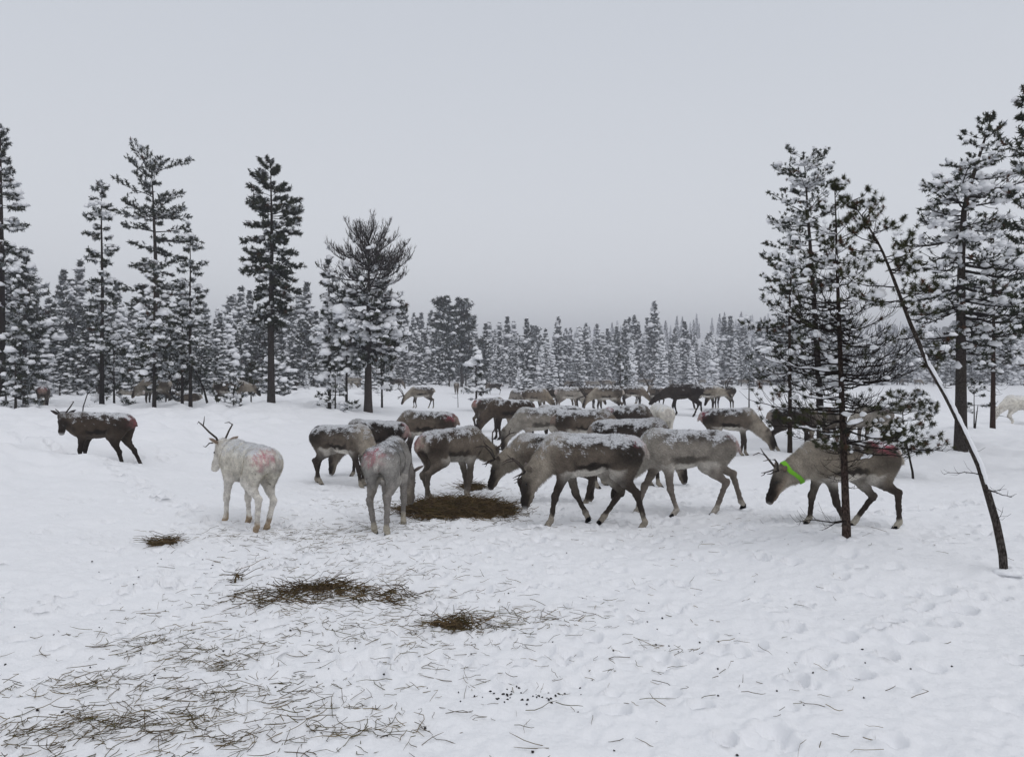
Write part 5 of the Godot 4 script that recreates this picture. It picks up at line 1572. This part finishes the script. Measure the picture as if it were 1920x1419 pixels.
		{"x": 4.02, "z": -32.5, "turn": 166, "size": 1.05, "coat": "pale_neck", "seed": 29, "cell": 0.034, "head": [0.84, 0.62, 0, -60, 0], "label": "reindeer with pale neck and dark back at the right of the far bunch", "legs": [[0.05, 0], [-0.1, 0], [0.12, 0], [-0.1, 0]], "snow": 0.2, "antlers": [[1.17, 3], [1.17, 3]]},
		{"x": 6.42, "z": -41.0, "turn": -26, "size": 1.0, "coat": "brown", "seed": 30, "cell": 0.034, "head": [0.88, 0.5, 0, -55, 0], "label": "brown reindeer grazing to the right of the far bunch", "snow": 0.45, "antlers": [[0.65, 2], [0.65, 2]]},
		{"x": 6.65, "z": -44.0, "turn": 150, "size": 0.95, "coat": "dark", "seed": 31, "cell": 0.034, "head": [0.84, 0.52, 0, -78, 0], "label": "dark reindeer beyond the brown one right of the far bunch", "snow": 0.3, "antlers": []},
		{"x": 7.13, "z": -32.0, "turn": 180, "size": 1.24, "coat": "black", "seed": 32, "cell": 0.034, "head": [0.9, 0.66, 0, -40, 0], "label": "large black bull reindeer with its head stretched low", "legs": [[0.1, 0], [-0.1, 0], [0.15, 0], [-0.15, 0]], "snow": 0.35, "antlers": [], "fat": 1.05},
		{"x": 8.96, "z": -36.0, "turn": -4, "size": 1.05, "coat": "pale_neck", "seed": 33, "cell": 0.034, "head": [0.9, 0.85, 0, -45, 0], "label": "pale antlered reindeer showing behind the black bull", "snow": 0.4, "antlers": [[1.04, 3], [1.04, 3]]},
		{"x": 9.96, "z": -36.5, "turn": 197, "size": 1.02, "coat": "grey_brown", "seed": 34, "cell": 0.034, "head": [0.84, 0.55, 0, -66, 0], "label": "grey reindeer grazing right of the black bull", "snow": 0.4, "antlers": [[0.52, 1], [0.52, 1]]},
		{"x": 7.1, "z": -38.0, "turn": 105, "size": 1.0, "coat": "brown", "seed": 35, "cell": 0.034, "head": [0.8, 1.05, 0, -45, 0], "label": "antlered reindeer at the far side of the black bull's head", "snow": 0.3, "antlers": [[1.17, 3], [1.17, 3]]},
		{"x": -4.59, "z": -39.5, "turn": 181, "size": 1.02, "coat": "pale_neck", "seed": 36, "cell": 0.034, "head": [0.86, 0.56, 0, -62, 0], "label": "lone reindeer with pale neck grazing in front of the round-topped pine", "legs": [[0.05, 0], [-0.05, 0], [0.1, 0], [-0.12, 0]], "snow": 0.4, "antlers": [[0.91, 2], [0.91, 2]]},
		{"x": -18.75, "z": -31.0, "turn": 118, "size": 1.05, "coat": "brown", "seed": 37, "cell": 0.034, "head": [0.8, 0.55, 0, -70, 20], "label": "brown reindeer seen from behind by the left edge pines", "snow": 0.35, "antlers": [[1.04, 1], [0.78, 1]], "sink": 0.12, "paint": 0.3},
		{"x": -15.15, "z": -33.0, "turn": 172, "size": 1.08, "coat": "pale_neck", "seed": 38, "cell": 0.03, "head": [0.86, 0.66, 0, -60, 0], "label": "pale-flanked reindeer half hidden by thin pine trunks", "snow": 0.45, "antlers": [], "sink": 0.14},
		{"x": -15.04, "z": -36.0, "turn": 178, "size": 1.0, "coat": "tan", "seed": 39, "cell": 0.03, "head": [0.72, 1.0, 0, -20, 0], "label": "reindeer lying in the snow between two thin trunks", "snow": 0.3, "antlers": [], "lie": 0.5},
		{"x": -11.98, "z": -33.0, "turn": 8, "size": 1.1, "coat": "grey_brown", "seed": 40, "cell": 0.03, "head": [0.88, 0.8, 0, -50, 0], "label": "grey-brown reindeer behind the small snowy bush", "snow": 0.35, "antlers": [], "sink": 0.16},
		{"x": 17.76, "z": -27.0, "turn": 186, "size": 1.029, "coat": "white", "seed": 41, "cell": 0.028, "head": [0.84, 0.6, 0, -60, 0], "label": "white reindeer at the far right edge of the clearing", "legs": [[0.05, 0], [-0.1, 0], [0.1, 0], [-0.1, 0]], "snow": 0.3, "antlers": []},
		{"x": -21.96, "z": -45.0, "turn": 175, "size": 1.0, "coat": "pale_grey", "seed": 42, "cell": 0.034, "head": [0.72, 1.0, 0, -20, 0], "label": "pale reindeer lying far back among the left pines", "snow": 0.5, "antlers": [], "lie": 0.5},
	]:
		s.coat = C[s.coat]
		reindeer(s)
	far_herd(C)

	# hay and litter
	hay_shapes()
	hay_heap("large dark heap of hay the reindeer are feeding from", -0.69, -9.95, 0.72, 0.66, 0.085, 4200, 0.2)
	hay_heap("small tuft of hay behind the large heap", -0.61, -11.9, 0.19, 0.2, 0.05, 260, 0.15)
	hay_heap("small dark clump of hay alone on the snow left of the scattered straw", -3.57, -7.9, 0.17, 0.085, 0.035, 120, 0.12)
	hay_heap("flat trampled spread of hay in the foreground, its left half", -1.8, -5.95, 0.36, 0.17, 0.0, 170, 0.17)
	hay_heap("flat trampled spread of hay in the foreground, its thick middle", -1.53, -6.2, 0.3, 0.13, 0.012, 230, 0.15)
	hay_heap("flat trampled spread of hay in the foreground, its right end", -1.07, -6.0, 0.34, 0.19, 0.0, 170, 0.16)
	hay_heap("dense small patch of hay right of the trampled spread", -0.39, -5.36, 0.15, 0.08, 0.014, 170, 0.12)
	hay_heap("small wisp of hay on the snow above the trampled spread", -2.29, -6.4, 0.07, 0.05, 0.012, 40, 0.09)
	strewn("loose_straw", "straw strewn over the snow around the large heap of hay", [[-1.61, -8.7, 0.55, 0.35, 190, 0.08, 0.26], [-2.28, -8.3, 0.5, 0.4, 130, 0.08, 0.24], [-1.67, -7.6, 0.6, 0.5, 110, 0.06, 0.22], [-1.82, -10.3, 0.4, 0.3, 90, 0.08, 0.22], [-0.48, -11.6, 0.5, 0.4, 90, 0.08, 0.2], [-0.19, -9.4, 0.5, 0.3, 70, 0.08, 0.22], [-2.93, -8.3, 0.4, 0.3, 50, 0.06, 0.2], [1.45, -8.8, 1.2, 0.7, 50, 0.06, 0.2]])
	strewn("loose_straw", "straw strewn in the middle of the foreground snow", [[-1.3, -5.9, 0.7, 0.3, 330, 0.06, 0.22], [-0.37, -5.4, 0.35, 0.16, 130, 0.06, 0.22], [-0.04, -5.5, 0.28, 0.12, 90, 0.08, 0.26], [-1.2, -6.7, 0.6, 0.25, 120, 0.06, 0.2], [0.44, -5.3, 0.4, 0.3, 50, 0.06, 0.24], [-0.19, -4.6, 0.7, 0.3, 90, 0.06, 0.26], [-0.89, -5.0, 0.5, 0.15, 90, 0.06, 0.25]])
	strewn("loose_straw", "straw strewn thickly over the bottom left of the snow", [[-2.17, -4.85, 0.28, 0.13, 130, 0.07, 0.27], [-1.77, -4.65, 0.22, 0.12, 90, 0.07, 0.27], [-2.45, -4.3, 0.25, 0.1, 90, 0.06, 0.24], [-1.8, -4.2, 0.3, 0.12, 110, 0.08, 0.28], [-1.26, -4.0, 0.35, 0.2, 130, 0.07, 0.28], [-2.01, -3.82, 0.25, 0.1, 130, 0.08, 0.28], [-1.62, -3.75, 0.3, 0.1, 110, 0.08, 0.28], [-2.29, -3.65, 0.2, 0.1, 90, 0.08, 0.28], [-0.86, -3.75, 0.3, 0.12, 90, 0.07, 0.28], [-1.86, -5.2, 0.5, 0.2, 90, 0.06, 0.22], [-1.66, -3.35, 0.5, 0.1, 120, 0.08, 0.28]])
	strewn("loose_straw", "few straws lying on the clean snow at the bottom right", [[1.42, -4.7, 0.25, 0.15, 16, 0.1, 0.34], [0.84, -4.2, 0.7, 0.4, 26, 0.06, 0.26], [2.29, -5.4, 0.9, 0.9, 20, 0.05, 0.2], [0.1, -3.8, 0.5, 0.2, 28, 0.07, 0.3], [1.41, -3.8, 0.6, 0.3, 12, 0.06, 0.2], [3.56, -7.6, 0.9, 0.6, 24, 0.05, 0.18], [1.3, -6.5, 0.7, 0.6, 26, 0.05, 0.18]], 1.0)
	rng.seed = 88
	var dung := Acc.new()
	for c in [[0.04, -4.18, 0.17, 0.06, 45], [-0.21, -5.0, 1.2, 0.9, 45], [1.39, -4.8, 0.8, 0.7, 25], [-1.87, -6.9, 1.0, 0.8, 45], [-2.06, -4.5, 0.6, 0.5, 30]]:
		for i in int(c[4]):
			var x: float = c[0] + rng.randfn(0, c[2])
			var z: float = c[1] + rng.randfn(0, c[3])
			var r := rng.randf_range(0.003, 0.0075)
			dung.stamp(Transform3D(Basis.from_euler(Vector3(0, rng.randf() * TAU, 0)).scaled_local(Vector3(r * 1.4, r, r)), Vector3(x, ground(x, z) + r * 0.5, z)), pellets[i % 3], Color(0.03, 0.027, 0.026))
	tag(part("droppings", dung.mesh(), M.hay, self), "small dark pellets and crumbs dotted over the foreground snow", "droppings", "", "stuff")
